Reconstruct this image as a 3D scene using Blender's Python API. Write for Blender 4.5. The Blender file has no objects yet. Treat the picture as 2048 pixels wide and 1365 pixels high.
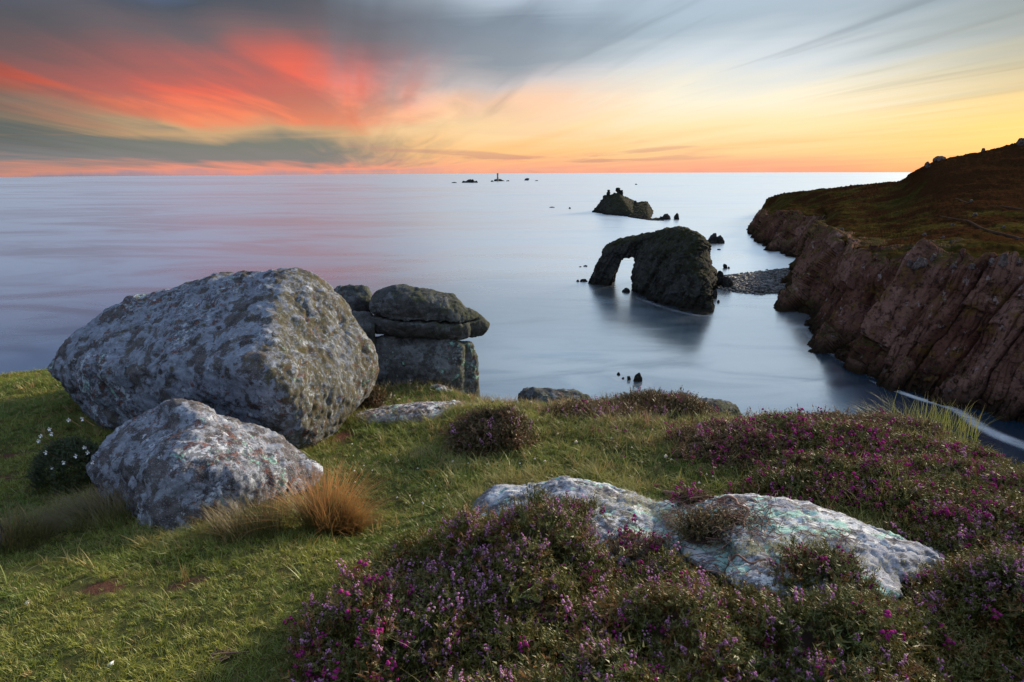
import bpy, bmesh, math, random
import numpy as np
from mathutils import Vector

random.seed(7)
RNG = np.random.default_rng(7)
scene = bpy.context.scene
COL = scene.collection

# ------------------------------------------------------------------ camera
PW, PH = 2048.0, 1365.0
FPX = 1138.0                       # focal length in photo pixels (20 mm on full frame)
PITCH = math.radians(16.8)         # looking down
ROLL = math.radians(0.28)
SEA_Z = 0.0
CAM_Z = 60.0
cam_data = bpy.data.cameras.new('camera')
cam_data.sensor_width = 36.0
cam_data.lens = FPX / PW * 36.0
cam_data.clip_start = 0.05
cam_data.clip_end = 40000.0
cam = bpy.data.objects.new('camera', cam_data)
COL.objects.link(cam)
cam.location = (0, 0, CAM_Z)
_fw = np.array([0, math.cos(PITCH), -math.sin(PITCH)])
_up0 = np.array([0, math.sin(PITCH), math.cos(PITCH)])
_rt0 = np.array([1.0, 0, 0])
# roll: the horizon is lower on the left
_rt = _rt0 * math.cos(ROLL) - _up0 * math.sin(ROLL)
_up = _up0 * math.cos(ROLL) + _rt0 * math.sin(ROLL)
from mathutils import Matrix
cam.matrix_world = Matrix(((_rt[0], _up[0], -_fw[0], 0), (_rt[1], _up[1], -_fw[1], 0),
                           (_rt[2], _up[2], -_fw[2], CAM_Z), (0, 0, 0, 1)))
scene.camera = cam
scene.render.resolution_x, scene.render.resolution_y = 1024, 682

def ray(px, py):
    return _fw + _rt * ((px - PW / 2) / FPX) + _up * ((PH / 2 - py) / FPX)

def P(px, py, D):
    """world point on the ray of a photo pixel at forward (world y) distance D"""
    r = ray(px, py)
    return np.array([0, 0, CAM_Z]) + r * (D / r[1])

def S(px, py, z=SEA_Z):
    r = ray(px, py)
    return np.array([0, 0, CAM_Z]) + r * ((z - CAM_Z) / r[2])

# ------------------------------------------------------------------ render look
scene.view_settings.view_transform = 'Standard'
scene.view_settings.look = 'None'
scene.view_settings.exposure = 0.85
scene.view_settings.gamma = 1.0
scene.cycles.use_denoising = True
scene.cycles.max_bounces = 5
scene.cycles.diffuse_bounces = 3
scene.cycles.transparent_max_bounces = 12

def lin(r, g, b):
    f = lambda c: (c / 255) / 12.92 if c / 255 <= 0.04045 else ((c / 255 + 0.055) / 1.055) ** 2.4
    return (f(r), f(g), f(b), 1.0)

# ------------------------------------------------------------------ node helper
class NT:
    def __init__(s, tree):
        s.t = tree; s.n = tree.nodes; s.l = tree.links
    def node(s, typ, **kw):
        nd = s.n.new(typ)
        for k, v in kw.items(): setattr(nd, k, v)
        return nd
    def set(s, sock, v):
        if v is None: return
        if isinstance(v, bpy.types.NodeSocket): s.l.new(v, sock)
        else: sock.default_value = v
    def math(s, op, a, b=None, c=None, clamp=False):
        nd = s.node('ShaderNodeMath', operation=op, use_clamp=clamp)
        for i, v in enumerate((a, b, c)): s.set(nd.inputs[i], v)
        return nd.outputs[0]
    def vmath(s, op, a, b=None, scale=None):
        nd = s.node('ShaderNodeVectorMath', operation=op)
        s.set(nd.inputs[0], a); s.set(nd.inputs[1], b)
        if scale is not None: s.set(nd.inputs['Scale'], scale)
        return nd.outputs['Value'] if op in ('DOT_PRODUCT', 'LENGTH', 'DISTANCE') else nd.outputs[0]
    def noise(s, vec, scale, detail=4, rough=0.55, dist=0.0, lac=2.0, out=0):
        nd = s.node('ShaderNodeTexNoise')
        s.set(nd.inputs['Vector'], vec); nd.inputs['Scale'].default_value = scale
        nd.inputs['Detail'].default_value = detail; nd.inputs['Roughness'].default_value = rough
        nd.inputs['Distortion'].default_value = dist; nd.inputs['Lacunarity'].default_value = lac
        return nd.outputs[out]
    def voro(s, vec, scale, feature='F1', rnd=1.0, out='Distance'):
        nd = s.node('ShaderNodeTexVoronoi', feature=feature)
        s.set(nd.inputs['Vector'], vec); nd.inputs['Scale'].default_value = scale
        nd.inputs['Randomness'].default_value = rnd
        return nd.outputs[out]
    def ramp(s, fac, stops, interp='LINEAR'):
        nd = s.node('ShaderNodeValToRGB'); cr = nd.color_ramp; cr.interpolation = interp
        while len(cr.elements) < len(stops): cr.elements.new(0.5)
        for e, (p, c) in zip(cr.elements, stops):
            e.position = p; e.color = c if len(c) == 4 else (*c, 1)
        s.set(nd.inputs[0], fac); return nd.outputs[0]
    def step(s, v, lo, hi, a=0.0, b=1.0, smooth=True):
        nd = s.node('ShaderNodeMapRange')
        nd.interpolation_type = 'SMOOTHSTEP' if smooth else 'LINEAR'
        s.set(nd.inputs[0], v)
        for i, q in enumerate((lo, hi, a, b)): s.set(nd.inputs[i + 1], q)
        return nd.outputs[0]
    def mix(s, f, a, b, blend='MIX'):
        nd = s.node('ShaderNodeMix', data_type='RGBA', blend_type=blend)
        s.set(nd.inputs[0], f)
        for i, v in ((6, a), (7, b)):
            if isinstance(v, tuple) and len(v) == 3: v = (*v, 1)
            s.set(nd.inputs[i], v)
        return nd.outputs[2]
    def comb(s, x, y, z):
        nd = s.node('ShaderNodeCombineXYZ')
        for i, v in enumerate((x, y, z)): s.set(nd.inputs[i], v)
        return nd.outputs[0]
    def sep(s, v):
        nd = s.node('ShaderNodeSeparateXYZ'); s.set(nd.inputs[0], v); return nd.outputs
    def bump(s, h, strength=0.5, dist=0.02, normal=None):
        nd = s.node('ShaderNodeBump'); s.set(nd.inputs['Height'], h)
        nd.inputs['Strength'].default_value = strength; nd.inputs['Distance'].default_value = dist
        if normal is not None: s.set(nd.inputs['Normal'], normal)
        return nd.outputs[0]

# ------------------------------------------------------------------ sky
SUN_AZ, SUN_EL = math.radians(50), math.radians(15)
world = bpy.data.worlds.new('World'); scene.world = world; world.use_nodes = True
def build_sky():
    w = NT(world.node_tree); w.n.clear()
    d = w.node('ShaderNodeTexCoord').outputs['Generated']
    x, y, z = w.sep(d)
    deg = 57.29578
    el = w.math('ADD', w.math('MULTIPLY', w.math('ARCSINE', z), deg), 0.42)
    az = w.math('MULTIPLY', w.math('ARCTAN2', x, y), deg)
    # wind-drawn cloud sheet: plane above the sea, streaks run towards a point left of centre
    zz = w.math('ADD', w.math('MAXIMUM', z, 0.0), 0.035)
    u, v = w.math('DIVIDE', x, zz), w.math('DIVIDE', y, zz)
    a0 = math.radians(-14)
    al = w.math('ADD', w.math('MULTIPLY', u, math.sin(a0)), w.math('MULTIPLY', v, math.cos(a0)))
    ac = w.math('SUBTRACT', w.math('MULTIPLY', u, math.cos(a0)), w.math('MULTIPLY', v, math.sin(a0)))
    pc = w.comb(w.math('MULTIPLY', ac, 0.85), w.math('MULTIPLY', al, 0.13), 0.0)
    n1 = w.noise(pc, 1.0, 2.5, 0.45, 0.5)
    pc2 = w.comb(w.math('MULTIPLY', ac, 2.2), w.math('MULTIPLY', al, 0.22), 3.7)
    n2 = w.noise(pc2, 1.0, 3, 0.5, 0.8)
    # flat thin streaks close to the horizon
    ph = w.comb(w.math('MULTIPLY', az, 0.05), w.math('MULTIPLY', w.math('SUBTRACT', el, w.math('MULTIPLY', az, 0.012)), 0.75), 1.3)
    n3 = w.noise(ph, 1.0, 5, 0.55, 0.9)
    amp = w.step(el, 0.0, 9.0, 0.35, 2.6, False)
    e = w.math('ADD', el, w.math('MULTIPLY', w.math('SUBTRACT', n1, 0.5), w.math('MULTIPLY', amp, 2.6)))
    e = w.math('ADD', e, w.math('MULTIPLY', w.math('SUBTRACT', n3, 0.5), 1.6))
    azw = w.math('ADD', az, w.math('MULTIPLY', w.math('SUBTRACT', n2, 0.5), 9.0))
    t = w.math('DIVIDE', e, 40.0, clamp=True)
    T = lambda deg_: max(0.0, deg_ / 40.0)
    upl = [(T(15.5), lin(80, 102, 146)), (T(24), lin(98, 128, 180)), (1.0, lin(190, 213, 246))]
    upr = [(T(17.0), lin(224, 236, 248)), (T(20), lin(236, 245, 253)), (T(27), lin(150, 186, 224)), (1.0, lin(198, 220, 250))]
    far_left = w.ramp(t, [(0, lin(140, 130, 145)), (T(.5), lin(200, 138, 120)), (T(1.3), lin(120, 122, 126)),
        (T(3.0), lin(88, 96, 98)), (T(4.6), lin(116, 108, 96)), (T(5.6), lin(128, 86, 78)), (T(7.2), lin(166, 76, 66)),
        (T(9), lin(104, 72, 70)), (T(12), lin(64, 66, 75))] + upl)
    left = w.ramp(t, [(0, lin(178, 144, 150)), (T(.5), lin(236, 148, 124)), (T(1.2), lin(130, 126, 126)),
        (T(2.6), lin(118, 122, 116)), (T(3.6), lin(200, 162, 122)), (T(4.8), lin(244, 136, 98)), (T(7.4), lin(244, 104, 80)),
        (T(9.6), lin(198, 98, 88)), (T(11.6), lin(116, 96, 100)), (T(13.5), lin(74, 80, 92))] + upl)
    mid = w.ramp(t, [(0, lin(236, 168, 144)), (T(.6), lin(250, 176, 136)), (T(2.0), lin(252, 196, 134)),
        (T(4.0), lin(250, 214, 164)), (T(6.0), lin(248, 204, 172)), (T(8.0), lin(206, 196, 196)), (T(10), lin(144, 154, 166)),
        (T(12.5), lin(130, 144, 160)), (T(15.5), lin(206, 222, 238))] + upr[1:])
    right = w.ramp(t, [(0, lin(240, 164, 138)), (T(.6), lin(248, 176, 140)), (T(2.0), lin(252, 206, 150)),
        (T(4.0), lin(252, 226, 178)), (T(6.4), lin(246, 236, 212)), (T(9), lin(208, 217, 224)), (T(12), lin(168, 185, 199)),
        (T(14.2), lin(172, 190, 206))] + upr)
    far_right = w.ramp(t, [(0, lin(246, 164, 108)), (T(1.0), lin(246, 180, 118)), (T(3.0), lin(244, 198, 124)),
        (T(5.0), lin(220, 194, 134)), (T(7.5), lin(170, 172, 152)), (T(10), lin(130, 150, 156)), (T(14), lin(118, 144, 160))] + upr)
    c = w.mix(w.step(azw, -42, -26), far_left, left)
    c = w.mix(w.step(azw, -19, -3), c, mid)
    c = w.mix(w.step(azw, 0, 16), c, right)
    c = w.mix(w.step(azw, 22, 44), c, far_right)
    # the sky behind the viewer: plain dusk blue
    back = w.ramp(t, [(0, lin(150, 150, 168)), (T(8), lin(140, 152, 178)), (T(20), lin(168, 188, 214)), (1.0, lin(206, 226, 250))])
    aaz = w.math('ABSOLUTE', w.math('SUBTRACT', az, 8.0))
    c = w.mix(w.step(aaz, 75, 140), c, back)
    # soft dark streaks of cloud and thin brighter veils
    dk = w.step(n2, 0.50, 0.78)
    hi = w.step(el, 3.5, 8.0)
    c = w.mix(w.math('MULTIPLY', w.math('MULTIPLY', dk, hi), w.step(az, -18, 4, 0.12, 0.40)), c, lin(92, 104, 118))
    pv_ = w.comb(w.math('MULTIPLY', ac, 0.55), w.math('MULTIPLY', al, 0.15), 11.3)
    veil = w.step(w.noise(pv_, 1.0, 5, 0.55, 0.9), 0.44, 0.62)
    c = w.mix(w.math('MULTIPLY', w.math('MULTIPLY', veil, w.step(el, 3.0, 6.5)), w.step(az, 6, -14, 0.0, 0.46)), c, lin(94, 92, 100))
    lowm = w.math('MULTIPLY', w.step(n3, 0.53, 0.66), w.step(el, 4.5, 1.0))
    c = w.mix(w.math('MULTIPLY', lowm, 0.62), c, lin(190, 136, 128))
    sky = w.node('ShaderNodeTexSky', sky_type='NISHITA')
    sky.sun_disc = False; sky.sun_elevation = math.radians(4); sky.sun_rotation = SUN_AZ
    bg1 = w.node('ShaderNodeBackground'); w.set(bg1.inputs[0], c); bg1.inputs[1].default_value = 0.575
    bg2 = w.node('ShaderNodeBackground'); w.set(bg2.inputs[0], sky.outputs[0]); bg2.inputs[1].default_value = 0.006
    ad = w.node('ShaderNodeAddShader'); w.l.new(bg1.outputs[0], ad.inputs[0]); w.l.new(bg2.outputs[0], ad.inputs[1])
    o = w.node('ShaderNodeOutputWorld'); w.l.new(ad.outputs[0], o.inputs[0])
build_sky()

sun_data = bpy.data.lights.new('sun', 'SUN'); sun_data.energy = 5.0; sun_data.angle = math.radians(12)
sun_data.color = (1.0, 0.82, 0.58)
sun = bpy.data.objects.new('sun', sun_data); COL.objects.link(sun)
sdir = Vector((math.sin(SUN_AZ) * math.cos(SUN_EL), math.cos(SUN_AZ) * math.cos(SUN_EL), math.sin(SUN_EL)))
sun.rotation_euler = sdir.to_track_quat('Z', 'Y').to_euler()

# ------------------------------------------------------------------ numpy noise
_perm = RNG.permutation(256).astype(np.int64); _perm = np.concatenate([_perm, _perm, _perm])
_grad = RNG.normal(size=(256, 3)); _grad /= np.linalg.norm(_grad, axis=1)[:, None]
def perlin(p):
    p = np.asarray(p, float); i = np.floor(p).astype(np.int64); f = p - i; i &= 255
    u = f * f * f * (f * (f * 6 - 15) + 10)
    out = 0
    for dx in (0, 1):
        wx = u[:, 0] if dx else 1 - u[:, 0]
        for dy in (0, 1):
            wy = u[:, 1] if dy else 1 - u[:, 1]
            for dz in (0, 1):
                wz = u[:, 2] if dz else 1 - u[:, 2]
                h = _perm[_perm[_perm[(i[:, 0] + dx) & 255] + ((i[:, 1] + dy) & 255)] + ((i[:, 2] + dz) & 255)]
                g = _grad[h]
                out = out + wx * wy * wz * (g[:, 0] * (f[:, 0] - dx) + g[:, 1] * (f[:, 1] - dy) + g[:, 2] * (f[:, 2] - dz))
    return out * 1.5
def fbm(p, octv=4, gain=0.5, lac=2.03):
    p = np.asarray(p, float); a, s = 1.0, 0.0
    for o in range(octv):
        s = s + a * perlin(p + 17.3 * o); p = p * lac; a *= gain
    return s
def ridged(p, octv=4, gain=0.5):
    p = np.asarray(p, float); a, s = 1.0, 0.0
    for o in range(octv):
        s = s + a * (0.5 - np.abs(perlin(p + 9.1 * o))); p = p * 2.1; a *= gain
    return s
def worley(p, seed=0):
    """F1, F2 distance and a random value of the nearest cell"""
    p = np.asarray(p, float); b = np.floor(p).astype(np.int64); n = len(p)
    f1 = np.full(n, 9.0); f2 = np.full(n, 9.0); idr = np.zeros(n)
    for dx in (-1, 0, 1):
        for dy in (-1, 0, 1):
            for dz in (-1, 0, 1):
                c = b + (dx, dy, dz)
                h = _perm[_perm[_perm[(c[:, 0] + seed) & 255] + (c[:, 1] & 255)] + (c[:, 2] & 255)]
                j = np.stack([_perm[h], _perm[h + 85], _perm[h + 170]], 1) / 255.0
                dd = np.sqrt(((c + j - p) ** 2).sum(1))
                nw = dd < f1
                f2 = np.where(nw, f1, np.minimum(f2, dd)); idr = np.where(nw, _perm[h + 41] / 255.0, idr); f1 = np.where(nw, dd, f1)
    return f1, f2, idr

def blocks(p, seed=0):
    """boxy cells with a flat, randomly tilted top each: gap (f2-f1), level 0..1, tilt"""
    p = np.asarray(p, float); b = np.floor(p).astype(np.int64); n = len(p)
    f1 = np.full(n, 9.0); f2 = np.full(n, 9.0); idr = np.zeros(n); tl = np.zeros(n)
    for dx in (-1, 0, 1):
        for dy in (-1, 0, 1):
            for dz in (-1, 0, 1):
                c = b + (dx, dy, dz)
                h = _perm[_perm[_perm[(c[:, 0] + seed) & 255] + (c[:, 1] & 255)] + (c[:, 2] & 255)]
                e = c + np.stack([_perm[h], _perm[h + 85], _perm[h + 170]], 1) / 255.0 - p
                ae = np.abs(e); dd = 0.65 * ae.max(1) + 0.35 * np.sqrt((e * e).sum(1))
                nw = dd < f1
                f2 = np.where(nw, f1, np.minimum(f2, dd)); idr = np.where(nw, _perm[h + 41] / 255.0, idr)
                tl = np.where(nw, (e * _grad[_perm[h + 7]]).sum(1), tl); f1 = np.where(nw, dd, f1)
    return f2 - f1, idr, tl

def _h(*k):
    h = np.zeros_like(k[0])
    for q in k: h = _perm[(h + (q & 255)) & 255]
    return h / 255.0
def joints(u, w, seed=0, tall=1.6):
    """jointed rock: slabs between straight joints along u, broken by cross joints along w. offset -1..1 and crack depth 0..1"""
    iu = np.floor(u).astype(np.int64); fu = u - iu; r0 = _h(iu + seed, iu * 0 + 3)
    ww = w / (tall * (0.6 + 0.9 * r0)) + 7.0 * r0 + 0.25 * (fu - .5) * (_h(iu + seed, iu * 0 + 9) - .5)
    iw = np.floor(ww).astype(np.int64); fw = ww - iw; r1 = _h(iu + seed, iw + 5, iw * 0 + 1); r2 = _h(iu + seed, iw + 5, iw * 0 + 2); r3 = _h(iu + seed, iw + 5, iw * 0 + 4)
    off = 1.1 * (r0 - .5) + 0.7 * (r1 - .5) + 1.1 * (fu - .5) * (r2 - .35) + 0.55 * (fw - .5) * (r3 - .6)
    cr = np.maximum(np.exp(-(np.minimum(fu, 1 - fu) / .05) ** 2), 0.4 * np.exp(-(np.minimum(fw, 1 - fw) / .04) ** 2))
    return off, cr, r1

# ------------------------------------------------------------------ mesh helpers
def mesh_obj(name, verts, faces, mat, parent=None, smooth=True, link=True):
    me = bpy.data.meshes.new(name)
    verts = np.asarray(verts, np.float32)
    if isinstance(faces, np.ndarray):
        k = faces.shape[1]
        me.vertices.add(len(verts)); me.vertices.foreach_set('co', verts.ravel())
        me.loops.add(faces.size); me.loops.foreach_set('vertex_index', faces.astype(np.int32).ravel())
        me.polygons.add(len(faces)); me.polygons.foreach_set('loop_start', np.arange(0, faces.size, k, dtype=np.int32))
        me.update(calc_edges=True)
    else:
        me.from_pydata([tuple(map(float, v)) for v in verts], [], faces); me.update()
    if smooth: me.polygons.foreach_set('use_smooth', np.ones(len(me.polygons), bool))
    for m in (mat if isinstance(mat, (list, tuple)) else [mat]): me.materials.append(m)
    o = bpy.data.objects.new(name, me); COL.objects.link(o)
    if parent is not None: o.parent = parent
    return o
def tag(o, label=None, cat=None, group=None, kind=None):
    for k, v in (('label', label), ('category', cat), ('group', group), ('kind', kind)):
        if v: o[k] = v
    return o
def empty(name, loc):
    o = bpy.data.objects.new(name, None); COL.objects.link(o); o.location = tuple(map(float, loc)); return o
def recentre(o, base):
    """move the object's origin to base, keeping the mesh where it is"""
    base = np.asarray(base, float)
    n = len(o.data.vertices); a = np.empty(n * 3, np.float32); o.data.vertices.foreach_get('co', a)
    a = a.reshape(-1, 3) - base.astype(np.float32); o.data.vertices.foreach_set('co', a.ravel()); o.data.update()
    o.location = tuple(base)
def vnormals(v, f):
    a, b, c = v[f[:, 0]], v[f[:, 1]], v[f[:, 2]]
    if f.shape[1] == 4: n = np.cross(c - a, v[f[:, 3]] - b)
    else: n = np.cross(b - a, c - a)
    out = np.zeros_like(v)
    for k in range(f.shape[1]):
        for ax in range(3): out[:, ax] += np.bincount(f[:, k], n[:, ax], len(v))
    return out / np.maximum(np.linalg.norm(out, axis=1), 1e-12)[:, None]

def hull_planes(pts):
    bm = bmesh.new()
    for p in pts: bm.verts.new(tuple(map(float, p)))
    bmesh.ops.convex_hull(bm, input=bm.verts)
    bm.normal_update()
    cen = np.mean(pts, axis=0); pl = []
    for f in bm.faces:
        n = np.array(f.normal); q = np.array(f.verts[0].co)
        if np.linalg.norm(n) < .5: continue
        if n @ (q - cen) < 0: n = -n
        if any(n @ m_ > 0.994 for m_, _ in pl):
            k = max(range(len(pl)), key=lambda i: n @ pl[i][0]); pl[k] = (pl[k][0], max(pl[k][1], max(pl[k][0] @ np.array(w.co) for w in f.verts))); continue
        pl.append((n, n @ q))
    bm.free(); return pl

def surface_nets(d, org, h):
    nx, ny, nz = d.shape
    ins = d < 0
    cs = [ins[a:nx - 1 + a, b:ny - 1 + b, c:nz - 1 + c] for a in (0, 1) for b in (0, 1) for c in (0, 1)]
    cnt = sum(q.astype(np.int8) for q in cs)
    act = (cnt > 0) & (cnt < 8)
    ids = np.full(act.shape, -1, np.int64); cells = np.argwhere(act); ids[act] = np.arange(len(cells))
    acc = np.zeros((len(cells), 3)); num = np.zeros(len(cells))
    corner = [(a, b, c) for a in (0, 1) for b in (0, 1) for c in (0, 1)]
    val = {k: d[cells[:, 0] + k[0], cells[:, 1] + k[1], cells[:, 2] + k[2]] for k in corner}
    for i, a in enumerate(corner):
        for b in corner[i + 1:]:
            if sum(abs(p - q) for p, q in zip(a, b)) != 1: continue
            va, vb = val[a], val[b]; m = (va < 0) != (vb < 0)
            t = np.where(m, va / np.where(m, va - vb, 1), 0)
            pt = np.array(a) + t[:, None] * (np.array(b) - np.array(a))
            acc += np.where(m[:, None], pt, 0); num += m
    verts = (cells + acc / num[:, None]) * h + org
    quads = []
    for ax in range(3):
        sl0 = [slice(1, n - 1) for n in d.shape]; sl1 = list(sl0)
        sl0[ax] = slice(0, d.shape[ax] - 1); sl1[ax] = slice(1, d.shape[ax])
        A, B = ins[tuple(sl0)], ins[tuple(sl1)]
        e = np.argwhere(A != B); off = np.ones(3, int); off[ax] = 0; g = e + off
        flip = A[tuple(e.T)]
        o1, o2 = [k for k in range(3) if k != ax]
        def cid(s1, s2):
            q = g.copy(); q[:, o1] -= s1; q[:, o2] -= s2; return ids[tuple(q.T)]
        q = np.stack([cid(1, 1), cid(0, 1), cid(0, 0), cid(1, 0)], 1)
        if ax == 1: flip = ~flip
        q[~flip] = q[~flip][:, ::-1]
        quads.append(q)
    return verts, np.concatenate(quads)

def sdf_mesh(hulls, h, k=0.05, blend=0.05, cuts=()):
    """union of rounded convex hulls -> quads. hulls: list of (N,3) arrays. cuts: functions p->distance subtracted"""
    allp = np.concatenate(hulls); lo = allp.min(0) - 3 * h; hi = allp.max(0) + 3 * h
    n = np.ceil((hi - lo) / h).astype(int) + 1
    g = np.stack(np.meshgrid(*[lo[i] + h * np.arange(n[i]) for i in range(3)], indexing='ij'), -1).reshape(-1, 3).astype(np.float32)
    D = None
    for hp in hulls:
        pl = hull_planes(hp); m = None; s = np.zeros(len(g), np.float32); vals = []
        for nrm, q in pl:
            vv = g @ nrm.astype(np.float32) - np.float32(q); vals.append(vv); m = vv if m is None else np.maximum(m, vv)
        for vv in vals: s += np.exp(np.maximum((vv - m) / k, -30))
        dd = m + k * np.log(s) - k
        if D is None: D = dd
        else:
            hh = np.clip(0.5 + 0.5 * (dd - D) / blend, 0, 1); D = dd * (1 - hh) + D * hh - blend * hh * (1 - hh)
    for c in cuts: D = np.maximum(D, -c(g))
    return surface_nets(D.reshape(n), lo, h)

def displace(v, f, fn, iters=1):
    n = vnormals(v, f); return v + n * fn(v)[:, None]

def rock_relief(v, f, s, seed=0.0, big=0.10, mid=0.05, fine=0.02, blocky=0.0, axis=None, fissure=0.0):
    """s = typical size of the rock's lumps in metres"""
    n = vnormals(v, f); q = v / s + seed
    d = big * s * fbm(q * 0.8, 3) + mid * s * fbm(q * 3.1 + 5, 3) + fine * s * fbm(q * 11 + 9, 3, 0.6)
    if fissure:
        for kk in (0.9, 1.7):
            d = d - fissure * s * np.exp(-(perlin(q * kk + 31 * kk + .15 * perlin(q * 6)[:, None]) / .035) ** 2) * np.clip(.5 + 2 * perlin(q * .7 + 3), 0, 1)
    if blocky:
        qq = q * 1.3 if axis is None else (v @ axis.T) / s + seed
        gap, r, tl = blocks(qq + 0.12 * np.stack([perlin(q * 2), perlin(q * 2 + 7), perlin(q * 2 + 13)], 1))
        d = d + blocky * s * ((r - 0.5) + 0.9 * tl - 0.5 * np.exp(-(gap / 0.06) ** 2))
    return v + n * d[:, None]

def tube_mesh(path, rad, sides=6):
    path = np.asarray(path, float); rad = np.broadcast_to(np.asarray(rad, float), (len(path),))
    t = np.gradient(path, axis=0); t /= np.linalg.norm(t, axis=1)[:, None] + 1e-9
    ref = np.array([0.3, 0.2, 0.93]); a = np.cross(t, ref); a /= np.linalg.norm(a, axis=1)[:, None] + 1e-9; b = np.cross(t, a)
    ang = np.linspace(0, 2 * np.pi, sides, endpoint=False)
    v = (path[:, None] + rad[:, None, None] * (np.cos(ang)[None, :, None] * a[:, None] + np.sin(ang)[None, :, None] * b[:, None])).reshape(-1, 3)
    i, j = np.meshgrid(np.arange(len(path) - 1), np.arange(sides), indexing='ij'); j2 = (j + 1) % sides
    f = np.stack([i * sides + j, i * sides + j2, (i + 1) * sides + j2, (i + 1) * sides + j], -1).reshape(-1, 4)
    return v, f
def join(parts):
    vs, fs, o = [], [], 0
    for v, f in parts: vs.append(v); fs.append(np.asarray(f) + o); o += len(v)
    return np.concatenate(vs), np.concatenate(fs)

# ------------------------------------------------------------------ materials
def new_mat(name):
    m = bpy.data.materials.new(name); m.use_nodes = True; n = NT(m.node_tree); n.n.clear()
    out = n.node('ShaderNodeOutputMaterial'); return m, n, out
def principled(n, out, col, rough=0.8, normal=None, spec=0.25):
    b = n.node('ShaderNodeBsdfPrincipled'); n.set(b.inputs['Base Color'], col if not (isinstance(col, tuple) and len(col) == 3) else (*col, 1))
    n.set(b.inputs['Roughness'], rough); b.inputs['Specular IOR Level'].default_value = spec
    if normal is not None: n.set(b.inputs['Normal'], normal)
    n.l.new(b.outputs[0], out.inputs[0]); return b

def rock_mat(name, s=1.0, base=(0.10, 0.10, 0.11), main=(0.28, 0.31, 0.38), cover=0.6, pale=(0.52, 0.56, 0.64), pale_c=0.12, rust=0.1, rust_col=(0.12, 0.045, 0.032),
             teal=0.03, dark=0.2, moss=0.0, moss_dir=(0, 0, 1), moss_col=(0.10, 0.11, 0.045), bump=0.7, grain=(1, 1, 1), tide=0.0, teal_col=(0.24, 0.46, 0.40)):
    """granite under crustose lichens; s scales every pattern, the other numbers are the share of surface each crust covers"""
    m, n, out = new_mat(name)
    th = lambda c: 0.5 + 0.095 * (-1.0 if c >= .995 else float(np.interp(1 - c, [0.0, .02, .05, .1, .2, .3, .4, .5, .6, .7, .8, .9, .95, .98, 1.0], [-3, -2.05, -1.64, -1.28, -.84, -.52, -.25, 0, .25, .52, .84, 1.28, 1.64, 2.05, 4])))
    geo = n.node('ShaderNodeNewGeometry'); p = n.vmath('MULTIPLY', n.vmath('SCALE', geo.outputs['Position'], scale=1.0 / s), grain)
    warp = n.vmath('ADD', p, n.vmath('SCALE', n.noise(p, 4.0, 3, out=1), scale=0.16))
    big = n.math('MULTIPLY', n.math('SUBTRACT', n.noise(n.vmath('ADD', p, (3, 8, 1)), 0.8, 3, 0.5), 0.5), 0.6)
    def crust(off, sc, cov, wd=0.010, det=9, rg=0.68):
        v_ = n.math('ADD', n.noise(n.vmath('ADD', warp, off), sc, det, rg), big if cov < .5 else n.math('MULTIPLY', big, .5)); t_ = th(cov); return n.step(v_, t_ - wd, t_ + wd)
    c = n.mix(n.step(n.noise(p, 3.0, 6, 0.6), 0.38, 0.62), tuple(q * .7 for q in base), tuple(q * 1.4 for q in base))
    l0 = crust((0, 0, 0), 2.6, cover, 0.03)
    c = n.mix(n.math('MULTIPLY', l0, .92), c, n.mix(n.step(n.noise(p, 6.0, 7, 0.7), .36, .64), tuple(q * .72 for q in main), tuple(q * 1.22 for q in main)))
    c = n.mix(n.math('MULTIPLY', crust((5, 1, 2), 6.0, rust, .035), .85), c, rust_col)
    l1 = crust((7.1, 2.2, 5.0), 3.6, pale_c)
    c = n.mix(n.math('MULTIPLY', l1, .9), c, n.mix(n.noise(p, 26, 4, .7), tuple(q * .75 for q in pale), tuple(min(.9, q * 1.15) for q in pale)))
    l2 = crust((1.7, 9.2, 3.0), 4.6, teal)
    c = n.mix(n.math('MULTIPLY', l2, .88), c, n.mix(n.noise(p, 30, 4, .7), tuple(q * .7 for q in teal_col), tuple(q * 1.25 for q in teal_col)))
    c = n.mix(n.math('MULTIPLY', crust((2, 4, 8), 13.0, dark, .05), .72), c, (0.035, 0.036, 0.040))
    c = n.mix(n.step(n.noise(p, 60, 3, .6), .56, .68, 0, .35), c, tuple(min(.9, q * 1.3) for q in pale))
    if moss > 0:
        dn = n.vmath('DOT_PRODUCT', geo.outputs['Normal'], tuple(Vector(moss_dir).normalized())); ps = n.vmath('MULTIPLY', p, (1.6, 1.6, 0.55))
        mm = n.step(n.math('ADD', dn, n.math('MULTIPLY', n.math('SUBTRACT', n.noise(ps, 3.0, 7, 0.7), 0.5), 2.6)), 0.55 - 0.5 * moss, 1.25 - 0.5 * moss)
        mm = n.math('MULTIPLY', mm, n.step(n.noise(ps, 11.0, 6, 0.7), 0.38, 0.56, 0.15, 1.0))
        mc = n.mix(n.noise(p, 30, 4, 0.7), tuple(q * 0.4 for q in moss_col), tuple(q * 1.6 for q in moss_col))
        c = n.mix(n.math('MULTIPLY', mm, 0.9), c, mc)
    if tide > 0:
        z_ = n.sep(geo.outputs['Position'])[2]; c = n.mix(n.step(n.math('ADD', z_, n.math('MULTIPLY', n.noise(p, 2.0, 5), tide * .7)), tide * .6, tide * 1.5, .9, 0.0), c, (0.014, 0.013, 0.011))
    h = n.math('ADD', n.noise(p, 12, 9, 0.72), n.math('ADD', n.math('MULTIPLY', l1, 0.08), n.math('MULTIPLY', l0, 0.10)))
    h = n.math('ADD', h, n.math('MULTIPLY', n.noise(p, 60, 4, 0.7), 0.30))
    principled(n, out, c, 0.95, n.bump(h, bump, 0.05 * s), 0.04)
    return m

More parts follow.
